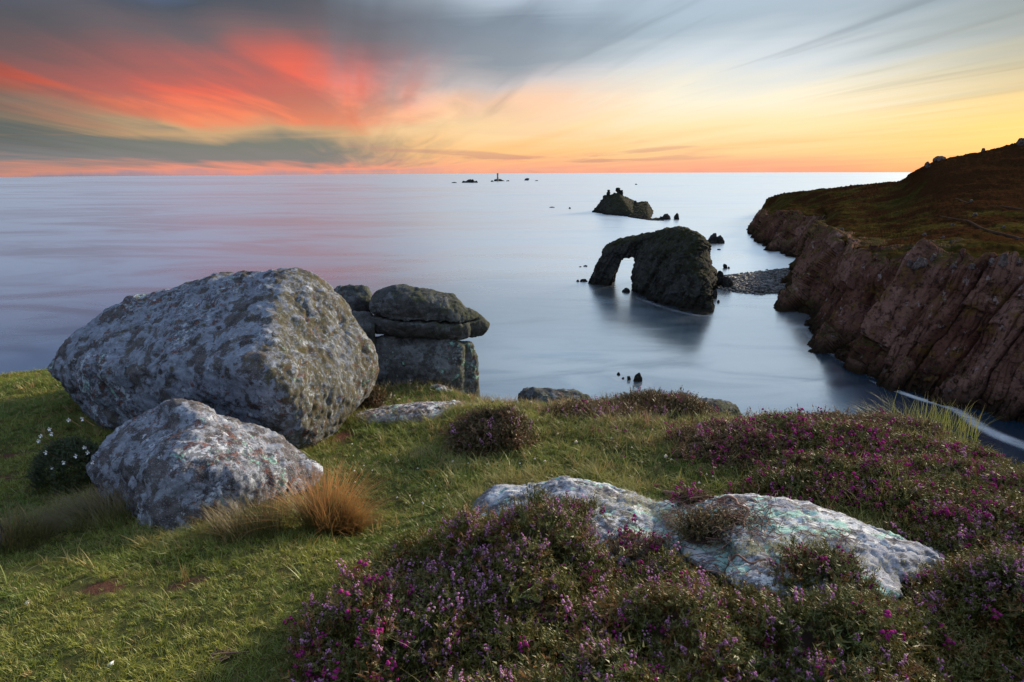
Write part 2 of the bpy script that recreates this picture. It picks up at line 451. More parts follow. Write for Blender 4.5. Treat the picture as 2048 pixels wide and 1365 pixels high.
# ================================================================== LARGE STRUCTURE
# ------------------------------------------------------------------ sea
def build_sea():
    rings = np.concatenate([[0.0], np.geomspace(20, 9000, 60)]); nseg = 160
    ang = np.linspace(0, 2 * np.pi, nseg, endpoint=False)
    v = np.stack([np.outer(rings[1:], np.cos(ang)).ravel(), np.outer(rings[1:], np.sin(ang)).ravel(), np.zeros(60 * nseg)], 1)
    f = []
    for r in range(59):
        for a in range(nseg):
            b = (a + 1) % nseg; f.append((r * nseg + a, (r + 1) * nseg + a, (r + 1) * nseg + b, r * nseg + b))
    v = np.concatenate([v, [[0, 0, 0]]]); c = len(v) - 1
    f += [(c, a, (a + 1) % nseg) for a in range(nseg)]
    m, n, out = new_mat('sea_water')
    geo = n.node('ShaderNodeNewGeometry'); p = geo.outputs['Position']; x, y, z = n.sep(p)
    r = n.vmath('LENGTH', n.comb(x, y, 0.0))
    # long drifting bands of smoother and rougher water, wider with distance
    lg = n.math('LOGARITHM', n.math('MAXIMUM', y, 30.0), 2.718)
    band = n.comb(n.math('MULTIPLY', n.math('DIVIDE', x, n.math('MAXIMUM', y, 30.0)), 1.3), n.math('MULTIPLY', lg, 3.4), 0.0)
    nb = n.noise(band, 2.0, 6, 0.6, 1.2)
    sw = n.comb(n.math('MULTIPLY', x, 0.0045), n.math('MULTIPLY', y, 0.011), 0.0)
    ns = n.noise(sw, 1.0, 7, 0.62, 2.2)
    rip = n.noise(n.comb(n.math('MULTIPLY', x, 0.35), n.math('MULTIPLY', y, 0.9), 0.0), 1.0, 4, 0.6)
    streak = n.math('MULTIPLY', n.step(ns, 0.54, 0.70), n.step(nb, 0.42, 0.60))
    body = n.mix(n.math('MULTIPLY', streak, 0.5), lin(10, 44, 66), lin(66, 98, 130))
    dif = n.node('ShaderNodeBsdfDiffuse'); n.set(dif.inputs[0], body)
    gl = n.node('ShaderNodeBsdfGlossy', distribution='MULTI_GGX'); gl.inputs['Color'].default_value = (0.86, 0.94, 1.0, 1)
    rough = n.math('ADD', n.step(nb, 0.35, 0.65, -0.03, 0.04), n.step(n.math('LOGARITHM', r, 10.0), 2.1, 2.75, 0.16, 0.31))
    n.set(gl.inputs['Roughness'], rough)
    bm_ = n.bump(n.math('MULTIPLY', n.math('ADD', n.math('MULTIPLY', rip, 0.05), n.math('MULTIPLY', ns, 0.5)), n.step(r, 150, 700, 1.0, 0.0)), 0.2, 1.0)
    n.set(gl.inputs['Normal'], bm_)
    fr = n.node('ShaderNodeFresnel'); fr.inputs[0].default_value = 1.33
    k = n.step(fr.outputs[0], 0.05, 0.36, 0.36, 0.98, False)
    k = n.math('SUBTRACT', k, n.math('MULTIPLY', n.step(nb, 0.45, 0.7), 0.10))
    mx = n.node('ShaderNodeMixShader'); n.set(mx.inputs[0], k)
    n.l.new(dif.outputs[0], mx.inputs[1]); n.l.new(gl.outputs[0], mx.inputs[2]); n.l.new(mx.outputs[0], out.inputs[0])
    tag(mesh_obj('sea', v, f, m), 'calm silvery blue sea reaching to the horizon', 'sea', kind='structure')
build_sea()

# ------------------------------------------------------------------ opposite headland
def catmull(ctrl, n, t=None):
    """ctrl (m, ...) -> n samples"""
    m = len(ctrl); t = np.linspace(0, m - 1, n) if t is None else t; i = np.minimum(t.astype(int), m - 2); f = (t - i).reshape(-1, *([1] * (ctrl.ndim - 1)))
    g = lambda k: ctrl[np.clip(k, 0, m - 1)]
    p0, p1, p2, p3 = g(i - 1), g(i), g(i + 1), g(i + 2)
    return 0.5 * (2 * p1 + (p2 - p0) * f + (2 * p0 - 5 * p1 + 4 * p2 - p3) * f ** 2 + (3 * p1 - p0 - 3 * p2 + p3) * f ** 3)

HEAD = [  # base px, rim (px, D offset), slope 1 (px, D), slope 2, ridge
    ((2900, 1130), (2900, 560, 22), (2900, 450, 150), (2900, 330, 240), (2900, 200, 330)),
    ((2400, 960), (2400, 545, 24), (2400, 455, 215), (2400, 360, 320), (2400, 250, 430)),
    ((2200, 893), (2200, 532, 24), (2200, 448, 232), (2200, 362, 330), (2200, 268, 435)),
    ((2048, 845), (2048, 526, 24), (2048, 442, 248), (2048, 366, 342), (2048, 290, 440)),
    ((1950, 815), (1960, 520, 24), (1965, 440, 262), (1965, 370, 352), (1960, 306, 446)),
    ((1850, 785), (1880, 520, 24), (1895, 442, 275), (1900, 378, 366), (1893, 319, 452)),
    ((1750, 755), (1805, 522, 26), (1835, 445, 292), (1850, 388, 388), (1852, 335, 458)),
    ((1680, 712), (1750, 514, 28), (1785, 446, 318), (1806, 396, 425), (1812, 364, 520)),
    ((1620, 668), (1708, 494, 34), (1740, 441, 345), (1768, 399, 455), (1772, 367, 560)),
    ((1592, 630), (1675, 476, 42), (1705, 434, 365), (1728, 400, 480), (1730, 370, 590)),
    ((1578, 592), (1652, 462, 52), (1678, 428, 392), (1690, 401, 505), (1690, 374, 610)),
    ((1592, 545), (1648, 446, 70), (1662, 423, 440), (1660, 403, 530), (1652, 379, 630)),
    ((1640, 527), (1655, 437, 70), (1640, 418, 490), (1630, 404, 570), (1617, 383, 650)),
    ((1600, 517), (1625, 432, 60), (1612, 414, 545), (1600, 402, 610), (1585, 387, 665)),
    ((1552, 503), (1585, 428, 50), (1578, 411, 590), (1572, 402, 640), (1560, 391, 680)),
    ((1520, 486), (1553, 432, 40), (1552, 413, 640), (1550, 404, 670), (1546, 394, 700)),
    ((1504, 462), (1524, 427, 26), (1530, 412, 705), (1533, 406, 712), (1536, 399, 722)),
    ((1512, 450), (1526, 424, 26), (1534, 411, 780), (1540, 405, 770), (1545, 398, 760)),
    ((1600, 440), (1590, 420, 10), (1600, 405, 850), (1620, 400, 830), (1640, 392, 800)),
    ((1900, 425), (1900, 410, 10), (1900, 395, 900), (1900, 385, 850), (1900, 375, 800)),
]
def build_headland():
    cols = []
    for base, rim, s1, s2, rg in HEAD:
        b = S(*base); R = P(rim[0], rim[1], b[1] + rim[2])
        lowb = b + (R - b) * np.array([0.30, 0.30, 0.24]); hib = b + (R - b) * np.array([0.66, 0.66, 0.76])
        sea = b + np.array([b[0] - R[0], b[1] - R[1], 0]) * 0.12; sea[2] = -4
        q1, q2, q3 = P(*s1), P(*s2), P(*rg)
        q1[2] = max(q1[2], R[2] + 1)
        beh = q3 + np.array([60, 110, -8.0]); beh2 = beh + np.array([120, 200, -30.0])
        cols.append([sea, b, lowb, hib, R, q1, q2, q3, beh, beh2])
    C = np.array(cols)                              # (cols, rows, 3)
    nC = 900
    dens = np.array([.3, .7, 1.6, 2.2, 2.2, 2.2, 2.0, 1.8, 1.4, 1.2, 1.1, 1, 1, 1, 1, .9, .5, .3, .2]); cd = np.concatenate([[0], np.cumsum(dens)])
    C = catmull(C, nC, np.interp(np.linspace(0, cd[-1], nC), cd, np.arange(len(cd))))
    segs = [8, 60, 85, 75, 60, 44, 36, 12, 5]; rows, tt = [], []
    full = np.swapaxes(C, 0, 1)                      # rows first
    m = full.shape[0]
    for k, sgm in enumerate(segs):
        f = (np.arange(sgm) / sgm).reshape(-1, 1, 1)
        p1, p2 = full[k], full[k + 1]
        p0 = full[max(k - 1, 0)]; p3 = full[min(k + 2, m - 1)]
        rows.append(0.5 * (2 * p1 + (p2 - p0) * f * 0.5 + (-0.5 * (p2 - p0) * 2 + 6 * (p2 - p1) - 0.5 * (p3 - p1)) * f ** 2
                    + (0.5 * (p2 - p0) - 4 * (p2 - p1) + 0.5 * (p3 - p1)) * f ** 3))
        tt += [k + q / sgm for q in range(sgm)]
    G = np.concatenate(rows); nR = len(G); tt = np.array(tt)
    v = G.reshape(-1, 3)
    i, j = np.meshgrid(np.arange(nR - 1), np.arange(nC - 1), indexing='ij')
    f = np.stack([i * nC + j, (i + 1) * nC + j, (i + 1) * nC + j + 1, i * nC + j + 1], -1).reshape(-1, 4)
    n = vnormals(v, f); n0 = n.copy()
    if n0[:, 2].mean() < 0: f = f[:, ::-1]; n = -n
    T = np.repeat(tt, nC)
    rimn = T + 0.5 * fbm(v / 14.0, 3) + 0.35 * perlin(v / 45.0)
    cl = np.clip((4.25 - rimn) / 0.35, 0, 1); cl = cl * cl * (3 - 2 * cl)
    # cliff relief: leaning slabs, joints and gullies
    sc = np.clip((v[:, 1]) / 330.0, 0.85, 1.6)
    ln = np.stack([v[:, 0] * 0.80 - v[:, 1] * 0.6, v[:, 0] * 0.6 + v[:, 1] * 0.80, v[:, 2]], 1)  # along, out, up
    sh = ln[:, 0] - 0.34 * v[:, 2]
    w3 = np.stack([perlin(v / 9), perlin(v / 9 + 5), perlin(v / 9 + 11)], 1)
    wob = 0.10 * w3[:, 0]
    o1, k1, r1 = joints(sh / 7.5 + wob + .35 * perlin(v / 25), (v[:, 2] + .10 * ln[:, 0]) / 6.0, 3, 4.0)
    o2, k2, r2 = joints(sh / 2.7 + wob * 2, (v[:, 2] + .06 * ln[:, 0]) / 2.2, 57, 3.4)
    o3, k3, r3 = joints((sh + .2 * v[:, 2]) / 1.05 + wob * 3, v[:, 2] / 0.9, 101, 1.3)
    gul = np.stack([sh / 24.0, ln[:, 1] / 40.0, v[:, 2] / 60.0], 1)
    d = 9.0 * ridged(gul, 3) - 2.4 + 3.8 * o1 + 1.1 * o2 + 0.42 * o3 - 1.3 * k1 - 0.3 * k2 - .1 * k3 + 0.3 * fbm(v / 2.6, 3)
    # scree and boulders near the waterline
    foot = np.exp(-((T - 1.15) / 0.4) ** 2)
    d += foot * (1.2 * (r3 - .3) + 1.5 * (r2 - .4)); d *= np.clip((4.45 - T) / 0.5, 0.25, 1)
    slope = (1 - cl) * (1.6 * fbm(v / 26.0, 3) + 0.8 * fbm(v / 5.0, 3) + 0.35 * np.maximum(0, fbm(v / 2.0, 2)))
    ridge = np.exp(-((T - 7) / 0.25) ** 2); slope += ridge * (1.6 * np.maximum(0, fbm(v / 3.5, 3)) + 1.0 * np.maximum(0, perlin(v / 11.0)))
    v2 = v + n * (cl * d)[:, None]; v2[:, 2] += slope
    # material
    m, nn, out = new_mat('headland_rock_and_heath')
    geo = nn.node('ShaderNodeNewGeometry'); p = geo.outputs['Position']; x, y, z = nn.sep(p)
    at = nn.node('ShaderNodeAttribute'); at.attribute_name = 'cliff'; ck = at.outputs['Fac']
    ra = nn.node('ShaderNodeAttribute'); ra.attribute_name = 'block'
    pp = nn.vmath('SCALE', p, scale=1 / 10.0)
    rc = nn.mix(nn.step(nn.noise(pp, 1.1, 6, 0.6), 0.35, 0.65), (0.0538, 0.0232, 0.0178), (0.1269, 0.0626, 0.0491))
    rc = nn.mix(nn.step(ra.outputs['Fac'], 0.40, 0.85, 0.0, 0.95), rc, (0.1806, 0.1019, 0.0848))
    rc = nn.mix(nn.step(nn.noise(pp, 1.7, 6, 0.65), 0.52, 0.66, 0.0, 0.85), rc, (0.1153, 0.0679, 0.0215))
    rc = nn.mix(nn.step(nn.noise(pp, 6.0, 6, 0.7), 0.50, 0.62, 0, 0.85), rc, (0.0276, 0.0176, 0.0160))
    rc = nn.mix(nn.step(nn.noise(nn.vmath('ADD', pp, (4, 3, 1)), 3.0, 6, 0.7), 0.60, 0.66, 0, 0.85), rc, (0.2307, 0.1870, 0.1843))
    wet = nn.step(nn.math('ADD', z, nn.math('MULTIPLY', nn.noise(pp, 2.0, 4), 6.0)), 3.0, 12.0, 0.92, 0.0)
    up_ = nn.sep(geo.outputs['Normal'])[2]
    rc = nn.mix(nn.step(nn.math('ADD', up_, nn.math('MULTIPLY', nn.noise(pp, 5.0, 5, .7), .6)), 1.0, 1.25, 0, .85), rc, (0.0372, 0.0360, 0.0112))
    rc = nn.mix(wet, rc, (0.0136, 0.0105, 0.0074))
    g = nn.mix(nn.step(nn.noise(pp, 0.9, 6, 0.62), 0.40, 0.60), (0.0288, 0.0239, 0.0060), (0.0530, 0.0406, 0.0118))
    hz = nn.math('ADD', nn.noise(pp, 0.32, 6, 0.62), nn.math('MULTIPLY', nn.step(z, 36, 62), 0.16))
    g = nn.mix(nn.step(hz, 0.43, 0.56, 0, 0.9), g, (0.0336, 0.0127, 0.0067))
    g = nn.mix(nn.step(nn.noise(pp, 4.0, 7, 0.7), 0.48, 0.62, 0, 0.8), g, (0.0161, 0.0127, 0.0043))
    g = nn.mix(nn.step(nn.noise(pp, 11.0, 5, 0.7), 0.56, 0.66, 0, 0.35), g, (0.0804, 0.0637, 0.0276))
    c = nn.mix(nn.step(nn.math('ADD', ck, nn.math('MULTIPLY', nn.math('SUBTRACT', nn.noise(pp, 3.0, 5, 0.65), 0.5), 0.9)), 0.4, 0.6), g, rc)
    h = nn.math('ADD', nn.noise(pp, 9, 7, 0.7), nn.math('MULTIPLY', nn.noise(pp, 3, 4), 1.0))
    principled(nn, out, c, 1.0, nn.bump(h, 0.8, 1.0), 0.0)
    o = mesh_obj('headland', v2, f, m)
    o.data.polygons.foreach_set('use_smooth', cl[f].mean(1) < 0.5)
    for nm, val in (('cliff', cl), ('block', 0.5 * r1 + 0.5 * r2)):
        a = o.data.attributes.new(nm, 'FLOAT', 'POINT'); a.data.foreach_set('value', val.astype(np.float32))
    tag(o, 'dark granite headland with heather slope above reddish cliffs', 'headland', kind='structure')
    return o, v2.reshape(nR, nC, 3), tt
HEADLAND, HV, HT = build_headland()
def on_headland(px, py):
    """nearest headland vertex, as seen from the viewpoint, to a photo pixel: front-most within a few pixels"""
    w = HV.reshape(-1, 3) - np.array([0, 0, CAM_Z]); dep = w @ _fw
    u = PW / 2 + FPX * (w @ _rt) / dep; q = PH / 2 - FPX * (w @ _up) / dep
    dd = (u - px) ** 2 + (q - py) ** 2; dd[dep < 10] = 1e9
    k = np.argsort(dd)[:12]; k = k[np.argmin(dep[k])]
    return HV.reshape(-1, 3)[k].copy()

def drape_path(pix, width, mat, lift=0.15):
    pts = catmull(np.array([on_headland(*q) for q in pix]), 60)
    pts = np.apply_along_axis(lambda c: np.convolve(np.pad(c, 3, mode='edge'), np.ones(7) / 7, 'valid'), 0, pts)
    t = np.gradient(pts, axis=0); sd = np.stack([-t[:, 1], t[:, 0], np.zeros(len(t))], 1); sd /= np.linalg.norm(sd, axis=1)[:, None] + 1e-9
    wv = width * (0.7 + 0.5 * RNG.random(60))[:, None]
    up = np.array([0, 0, lift])
    v = np.concatenate([pts - sd * wv + up, pts + sd * wv + up, pts - sd * wv * 1.2 - up * 4, pts + sd * wv * 1.2 - up * 4]); n = 60
    f = []
    for i in range(n - 1):
        f += [(i, n + i, n + i + 1, i + 1), (2 * n + i, i, i + 1, 2 * n + i + 1), (n + i, 3 * n + i, 3 * n + i + 1, n + i + 1)]
    return mesh_obj('footpath', v, f, mat)
m_path, n_, o_ = new_mat('trodden_earth')
g_ = n_.node('ShaderNodeNewGeometry')
principled(n_, o_, n_.mix(n_.noise(g_.outputs['Position'], 0.6, 5), (0.035, 0.022, 0.016), (0.075, 0.052, 0.040)), 1.0, None, 0.0)
tag(drape_path([(1908, 395), (1935, 404), (1975, 409), (2010, 413), (2060, 420)], 0.28, m_path), 'pale footpath crossing the upper headland slope', 'path', kind='structure')
tag(drape_path([(1868, 428), (1905, 435), (1935, 441), (1965, 455), (2010, 470), (2045, 478)], 0.28, m_path), 'pale footpath winding down the lower headland slope', 'path', kind='structure')

# ================================================================== SEA ROCKS
M_sea = rock_mat('dark_sea_granite', 7.0, (0.0136, 0.0130, 0.0112), (0.0372, 0.0384, 0.0372), .5, (0.0744, 0.0775, 0.0806), .06, .08, (0.0434, 0.0279, 0.0136), 0.0, .25, .5, (0, 0, 1), (0.0161, 0.0192, 0.0050), 1.0, tide=4.0)
M_black = rock_mat('wet_black_rock', 3.0, (0.0136, 0.0130, 0.0124), (0.0372, 0.0360, 0.0341), .4, (0.0744, 0.0744, 0.0744), .04, .06, (0.0310, 0.0217, 0.0124), 0.0, .25, bump=1.0, tide=1.2)

def hull_px(pts, sink=()):
    a = [P(*q) if len(q) == 3 else S(*q) for q in pts]
    a += [np.array([q[0], q[1], -3.0]) for q in a if q[2] < 2.0]
    return np.array(a)
LEAN = np.array([[1.15, 0.1, -0.55], [0, 0.8, 0.0], [0.16, 0, 0.42]])
def sea_rock(name, hulls, h, k, s, label, cat, mat=None, seed=0.0, big=.10, mid=.06, fine=.03, blocky=.16, cuts=(), group=None, axis=LEAN, lean=0.0):
    v, f = sdf_mesh([np.asarray(q) for q in hulls], h, k, k, cuts)
    if lean:
        v = rock_relief(v, f, s, seed, big, mid, fine); n_ = vnormals(v, f); al = v[:, 0] * .85 - v[:, 1] * .5 - .45 * v[:, 2]; wb = .15 * perlin(v / s)
        o1, k1, _ = joints(al / (.62 * s) + wb, v[:, 2] / (.6 * s), 7, 1.8); o2, k2, _ = joints(al / (.23 * s) + wb, v[:, 2] / (.22 * s), 71, 1.5)
        v = v + n_ * (lean * s * (1.0 * o1 + .42 * o2 - .30 * k1 - .14 * k2) * np.clip(1.15 - np.maximum(n_[:, 2], 0), .25, 1))[:, None]
    else: v = rock_relief(v, f, s, seed, big, mid, fine, blocky, axis)
    o = mesh_obj(name, v, f, mat or M_sea)
    recentre(o, (v[:, 0].mean(), v[:, 1].mean(), 0))
    tag(o, label, cat, group); return o

# the arch
arch_body = hull_px([(1265, 584), (1300, 598), (1345, 614), (1392, 624), (1424, 626), (1429, 600, 268), (1426, 575, 300), (1290, 562, 322), (1268, 568, 306),
    (1422, 560, 258), (1414, 505, 264), (1392, 545, 250), (1350, 560, 256), (1300, 545, 272), (1277, 530, 284), (1303, 468, 298), (1340, 456, 292), (1374, 454, 286), (1402, 474, 272),
    (1414, 498, 276), (1405, 478, 305), (1350, 456, 312), (1270, 515, 298), (1278, 486, 300), (1330, 500, 272), (1390, 500, 262)])
arch_foot = hull_px([(1395, 632), (1426, 628), (1360, 618), (1420, 612, 252), (1380, 608, 252), (1425, 618, 262)])
def add_depth(a, dy): return np.concatenate([a, a + np.array([0.04 * dy, dy, 0])])
arch_bridge = add_depth(np.array([P(1214, 500, 302), P(1228, 493, 301), P(1262, 484, 299), P(1310, 472, 294), P(1310, 525, 290), P(1268, 513, 296), P(1246, 510, 298), P(1234, 514, 299), P(1214, 512, 302)]), 13)
arch_leg = hull_px([(1174, 567), (1198, 571), (1225, 573), (1226, 566, 316), (1188, 561), (1206, 515, 305), (1214, 500, 303), (1236, 508, 301), (1231, 530, 302), (1227, 555, 304), (1216, 501, 314), (1236, 508, 314), (1227, 555, 316)])
arch_knee = add_depth(np.array([P(1226, 560, 304), P(1230, 535, 302), P(1238, 520, 300), P(1252, 508, 298), P(1222, 505, 302), P(1214, 540, 304)]), 10)
arch = sea_rock('sea_arch', [arch_body, arch_foot, arch_bridge, arch_leg, arch_knee], 0.52, 1.0, 9.0, 'dark grassy topped rock island pierced by a sea arch', 'sea arch', seed=2.0, big=.06, mid=.05, fine=.03, lean=.25)

# craggy stack with twin pinnacles
knight = [hull_px([(1186, 424), (1215, 430), (1262, 434), (1290, 424), (1205, 400, 850), (1214, 391, 850), (1237, 387, 850), (1250, 398, 850), (1262, 407, 850), (1215, 400, 885), (1250, 405, 885), (1290, 415, 885), (1200, 416, 890)]),
          hull_px([(1256, 435), (1298, 441), (1304, 434), (1272, 406, 845), (1294, 404, 845), (1301, 416, 845), (1280, 405, 870), (1300, 420, 870), (1258, 425, 865)]),
          hull_px([(1298, 441), (1328, 442), (1325, 438), (1300, 430, 820), (1312, 434, 820), (1300, 434, 842)]),
          hull_px([(1183, 425), (1200, 427), (1190, 416, 865), (1202, 413, 868), (1196, 420, 885)])]
for (x, y, w, hh) in [(1217.5, 381, 2.4, 18), (1237, 377, 3.4, 18), (1244, 381, 2.4, 14), (1230, 387, 2.6, 12), (1271, 402, 1.8, 9), (1211, 392, 3, 12), (1222, 391, 2.5, 10), (1250, 395, 2.6, 12), (1205, 401, 3, 12), (1257, 402, 3, 10)]:
    knight.append(np.array([P(x + a * w, y + b * hh, 852 + c) for a in (-1, 1) for b in (0, 1.2) for c in (-3, 3)]))
sea_rock('craggy_islet', knight, 0.85, 0.45, 10.0, 'craggy dark islet with jagged twin pinnacles beyond the arch', 'islet', seed=5.0, big=.05, mid=.06, fine=.04, lean=.26)

def lump_hull(cx, by, w, hgt, dep=None, skew=0.0, n=16, seed=1, D=None, top=0.45):
    """rough rock standing in the sea: centre px, waterline px, px width, px height"""
    r = np.random.default_rng(seed); b = S(cx, by); u = b[1] / ray(cx, by)[1] / FPX
    W, H = w * u / 2, hgt * u; dp = W if dep is None else dep
    pts = []
    for _ in range(n):
        a = r.uniform(0, 2 * np.pi); t = r.choice([0, 0, 0.4, 0.7, 1.0]); k = (1 - (1 - top) * t) * r.uniform(.8, 1)
        pts.append([b[0] + W * k * np.cos(a) + skew * W * t, b[1] + dp * (1 + k * np.sin(a)), H * t * r.uniform(.8, 1.0) - (2 if t == 0 else 0)])
    pts.append([b[0] + skew * W, b[1] + dp, H])
    return np.array(pts), u
def skerry(specs, label, seed, group=None, mat=None, cat='rock', name='sea_rock'):
    hs, u = [], 1
    for i, sp in enumerate(specs):
        hh, u = lump_hull(*sp[:4], skew=sp[4] if len(sp) > 4 else 0, seed=seed * 31 + i); hs.append(hh)
    size = max(np.ptp(np.concatenate(hs)[:, 0]), 1.0)
    return sea_rock(name, hs, size / 60.0, size / 40.0, size / 5.0, label, cat, mat or M_black, seed=seed * 1.7, big=.08, mid=.07, fine=.03, blocky=.2, group=group)
skerry([(1325, 440, 18, 6), (1333, 440, 26, 11, .2)], 'low black rock between the craggy islet and a rounded rock', 1)
skerry([(1355, 440, 16, 13, 0)], 'small rounded black rock at the end of the islet chain', 2)
skerry([(1428, 488, 26, 22, .1), (1442, 488, 26, 17, .1), (1420, 488, 16, 8)], 'twin peaked black rock in the water behind the arch island', 3)
skerry([(1446, 574, 34, 30, -.2), (1460, 580, 44, 22, -.1)], 'dark rock at the seaward end of the cobble spit', 4)
skerry([(1452, 538, 14, 9, 0), (1459, 538, 8, 4)], 'small dark rock in the water above the cobble spit', 5)
skerry([(1278, 766, 24, 17, .1)], 'rounded black rock awash below the cliff edge', 6)
skerry([(1258, 762, 12, 8, 0), (1247, 759, 8, 3)], 'small wet rock beside a rounded black rock awash', 7)
skerry([(1240, 752, 16, 4, 0)], 'low flat rock awash, farthest out of three near the cliff edge', 8)
skerry([(1255, 586, 22, 8, 0)], 'low dark rock just in front of the arch opening', 9)
skerry([(1432, 598, 16, 16, 0)], 'dark rock against the landward side of the arch island', 10)
skerry([(1168, 565, 22, 5), (1156, 564, 9, 4)], 'low black rock at the outer foot of the arch leg', 11)
skerry([(1172, 534, 12, 2.5), (1160, 535, 12, 1.5)], 'barely awash rock left of the arch', 12)
skerry([(1140, 418, 8, 3)], 'tiny black rock left of the craggy islet', 13)
skerry([(1105, 416, 16, 1.8)], 'thin reef far left of the craggy islet', 14)
skerry([(1273, 370, 7, 2)], 'tiny far rock on open water above the craggy islet', 15)
skerry([(1440, 501, 12, 2)], 'thin reef in front of the twin peaked rock', 16)
skerry([(1503, 461, 18, 4)], 'low rock off the tip of the far headland', 17)
skerry([(1580, 622, 10, 5)], 'small dark rock beside the foot of the headland cliff', 18)
skerry([(1438, 606, 8, 5)], 'tiny rock off the landward foot of the arch island', 26)
# reef around the lighthouse
skerry([(938, 366, 30, 6, .1), (945, 366, 8, 9), (928, 366, 16, 4.5), (951, 366, 9, 5)], 'long craggy reef left of the distant lighthouse', 19)
skerry([(908, 366.5, 14, 2)], 'thin reef at the outer end of the craggy reef', 20)
skerry([(998, 363, 28, 4.5, -.1), (992, 363, 18, 4)], 'low reef carrying the distant lighthouse', 21)
skerry([(984, 364, 8, 2.5)], 'small rock just left of the lighthouse reef', 22)
skerry([(1016, 363, 10, 2)], 'small rock just right of the lighthouse reef', 23)
skerry([(1056, 361.5, 18, 4.5, 0)], 'lone dark reef right of the distant lighthouse', 24)
skerry([(1073, 362.5, 10, 1.5)], 'thin rock beside the lone reef right of the lighthouse', 25)

# ------------------------------------------------------------------ lighthouse
def lathe(prof, seg=20):
    ang = np.linspace(0, 2 * np.pi, seg, endpoint=False); pr = np.array(prof, float)
    v = np.stack([np.outer(pr[:, 0], np.cos(ang)).ravel(), np.outer(pr[:, 0], np.sin(ang)).ravel(), np.repeat(pr[:, 1], seg)], 1)
    n = len(pr); i, j = np.meshgrid(np.arange(n - 1), np.arange(seg), indexing='ij'); j2 = (j + 1) % seg
    return v, np.stack([i * seg + j, i * seg + j2, (i + 1) * seg + j2, (i + 1) * seg + j], -1).reshape(-1, 4)
def plain(name, col, rough=0.8, var=0.25, scale=1.0):
    m, n, out = new_mat(name); g = n.node('ShaderNodeNewGeometry')
    f = n.noise(g.outputs['Position'], scale, 5, 0.6)
    principled(n, out, n.mix(f, tuple(c * (1 - var) for c in col), tuple(min(1, c * (1 + var)) for c in col)), rough); return m
def build_lighthouse():
    b = S(995.5, 363); u = b[1] / ray(995.5, 363)[1] / FPX
    Ht = 17.5 * u; r = 1.75 * u; z0 = 3.2 * u
    root = empty('lighthouse', (b[0], b[1] + 1.2 * r, z0 - 1.5 * u))
    tag(root, 'distant slim stone lighthouse tower standing on a reef', 'lighthouse')
    grey = plain('tower_granite', (0.16, 0.15, 0.145), scale=0.3); dark = plain('lantern_metal', (0.05, 0.05, 0.05)); gls = plain('lantern_glass', (0.10, 0.12, 0.13), 0.2)
    hh = Ht - z0
    def part(nm, prof, m): v, f = lathe(prof); mesh_obj(nm, v, f, m, root)
    part('tower', [(0, -2 * u), (r * 1.25, -2 * u), (r * 1.12, hh * .12), (r * 0.95, hh * .4), (r * .85, hh * .76), (0, hh * .76)], grey)
    part('gallery', [(0, hh * .765), (r * 1.15, hh * .765), (r * 1.15, hh * .80), (0, hh * .80)], grey)
    part('lantern', [(0, hh * .80), (r * .72, hh * .803), (r * .72, hh * .92), (0, hh * .921)], gls)
    part('helipad', [(0, hh * .925), (r * 1.3, hh * .925), (r * 1.3, hh * .96), (0, hh * .96)], dark)
build_lighthouse()

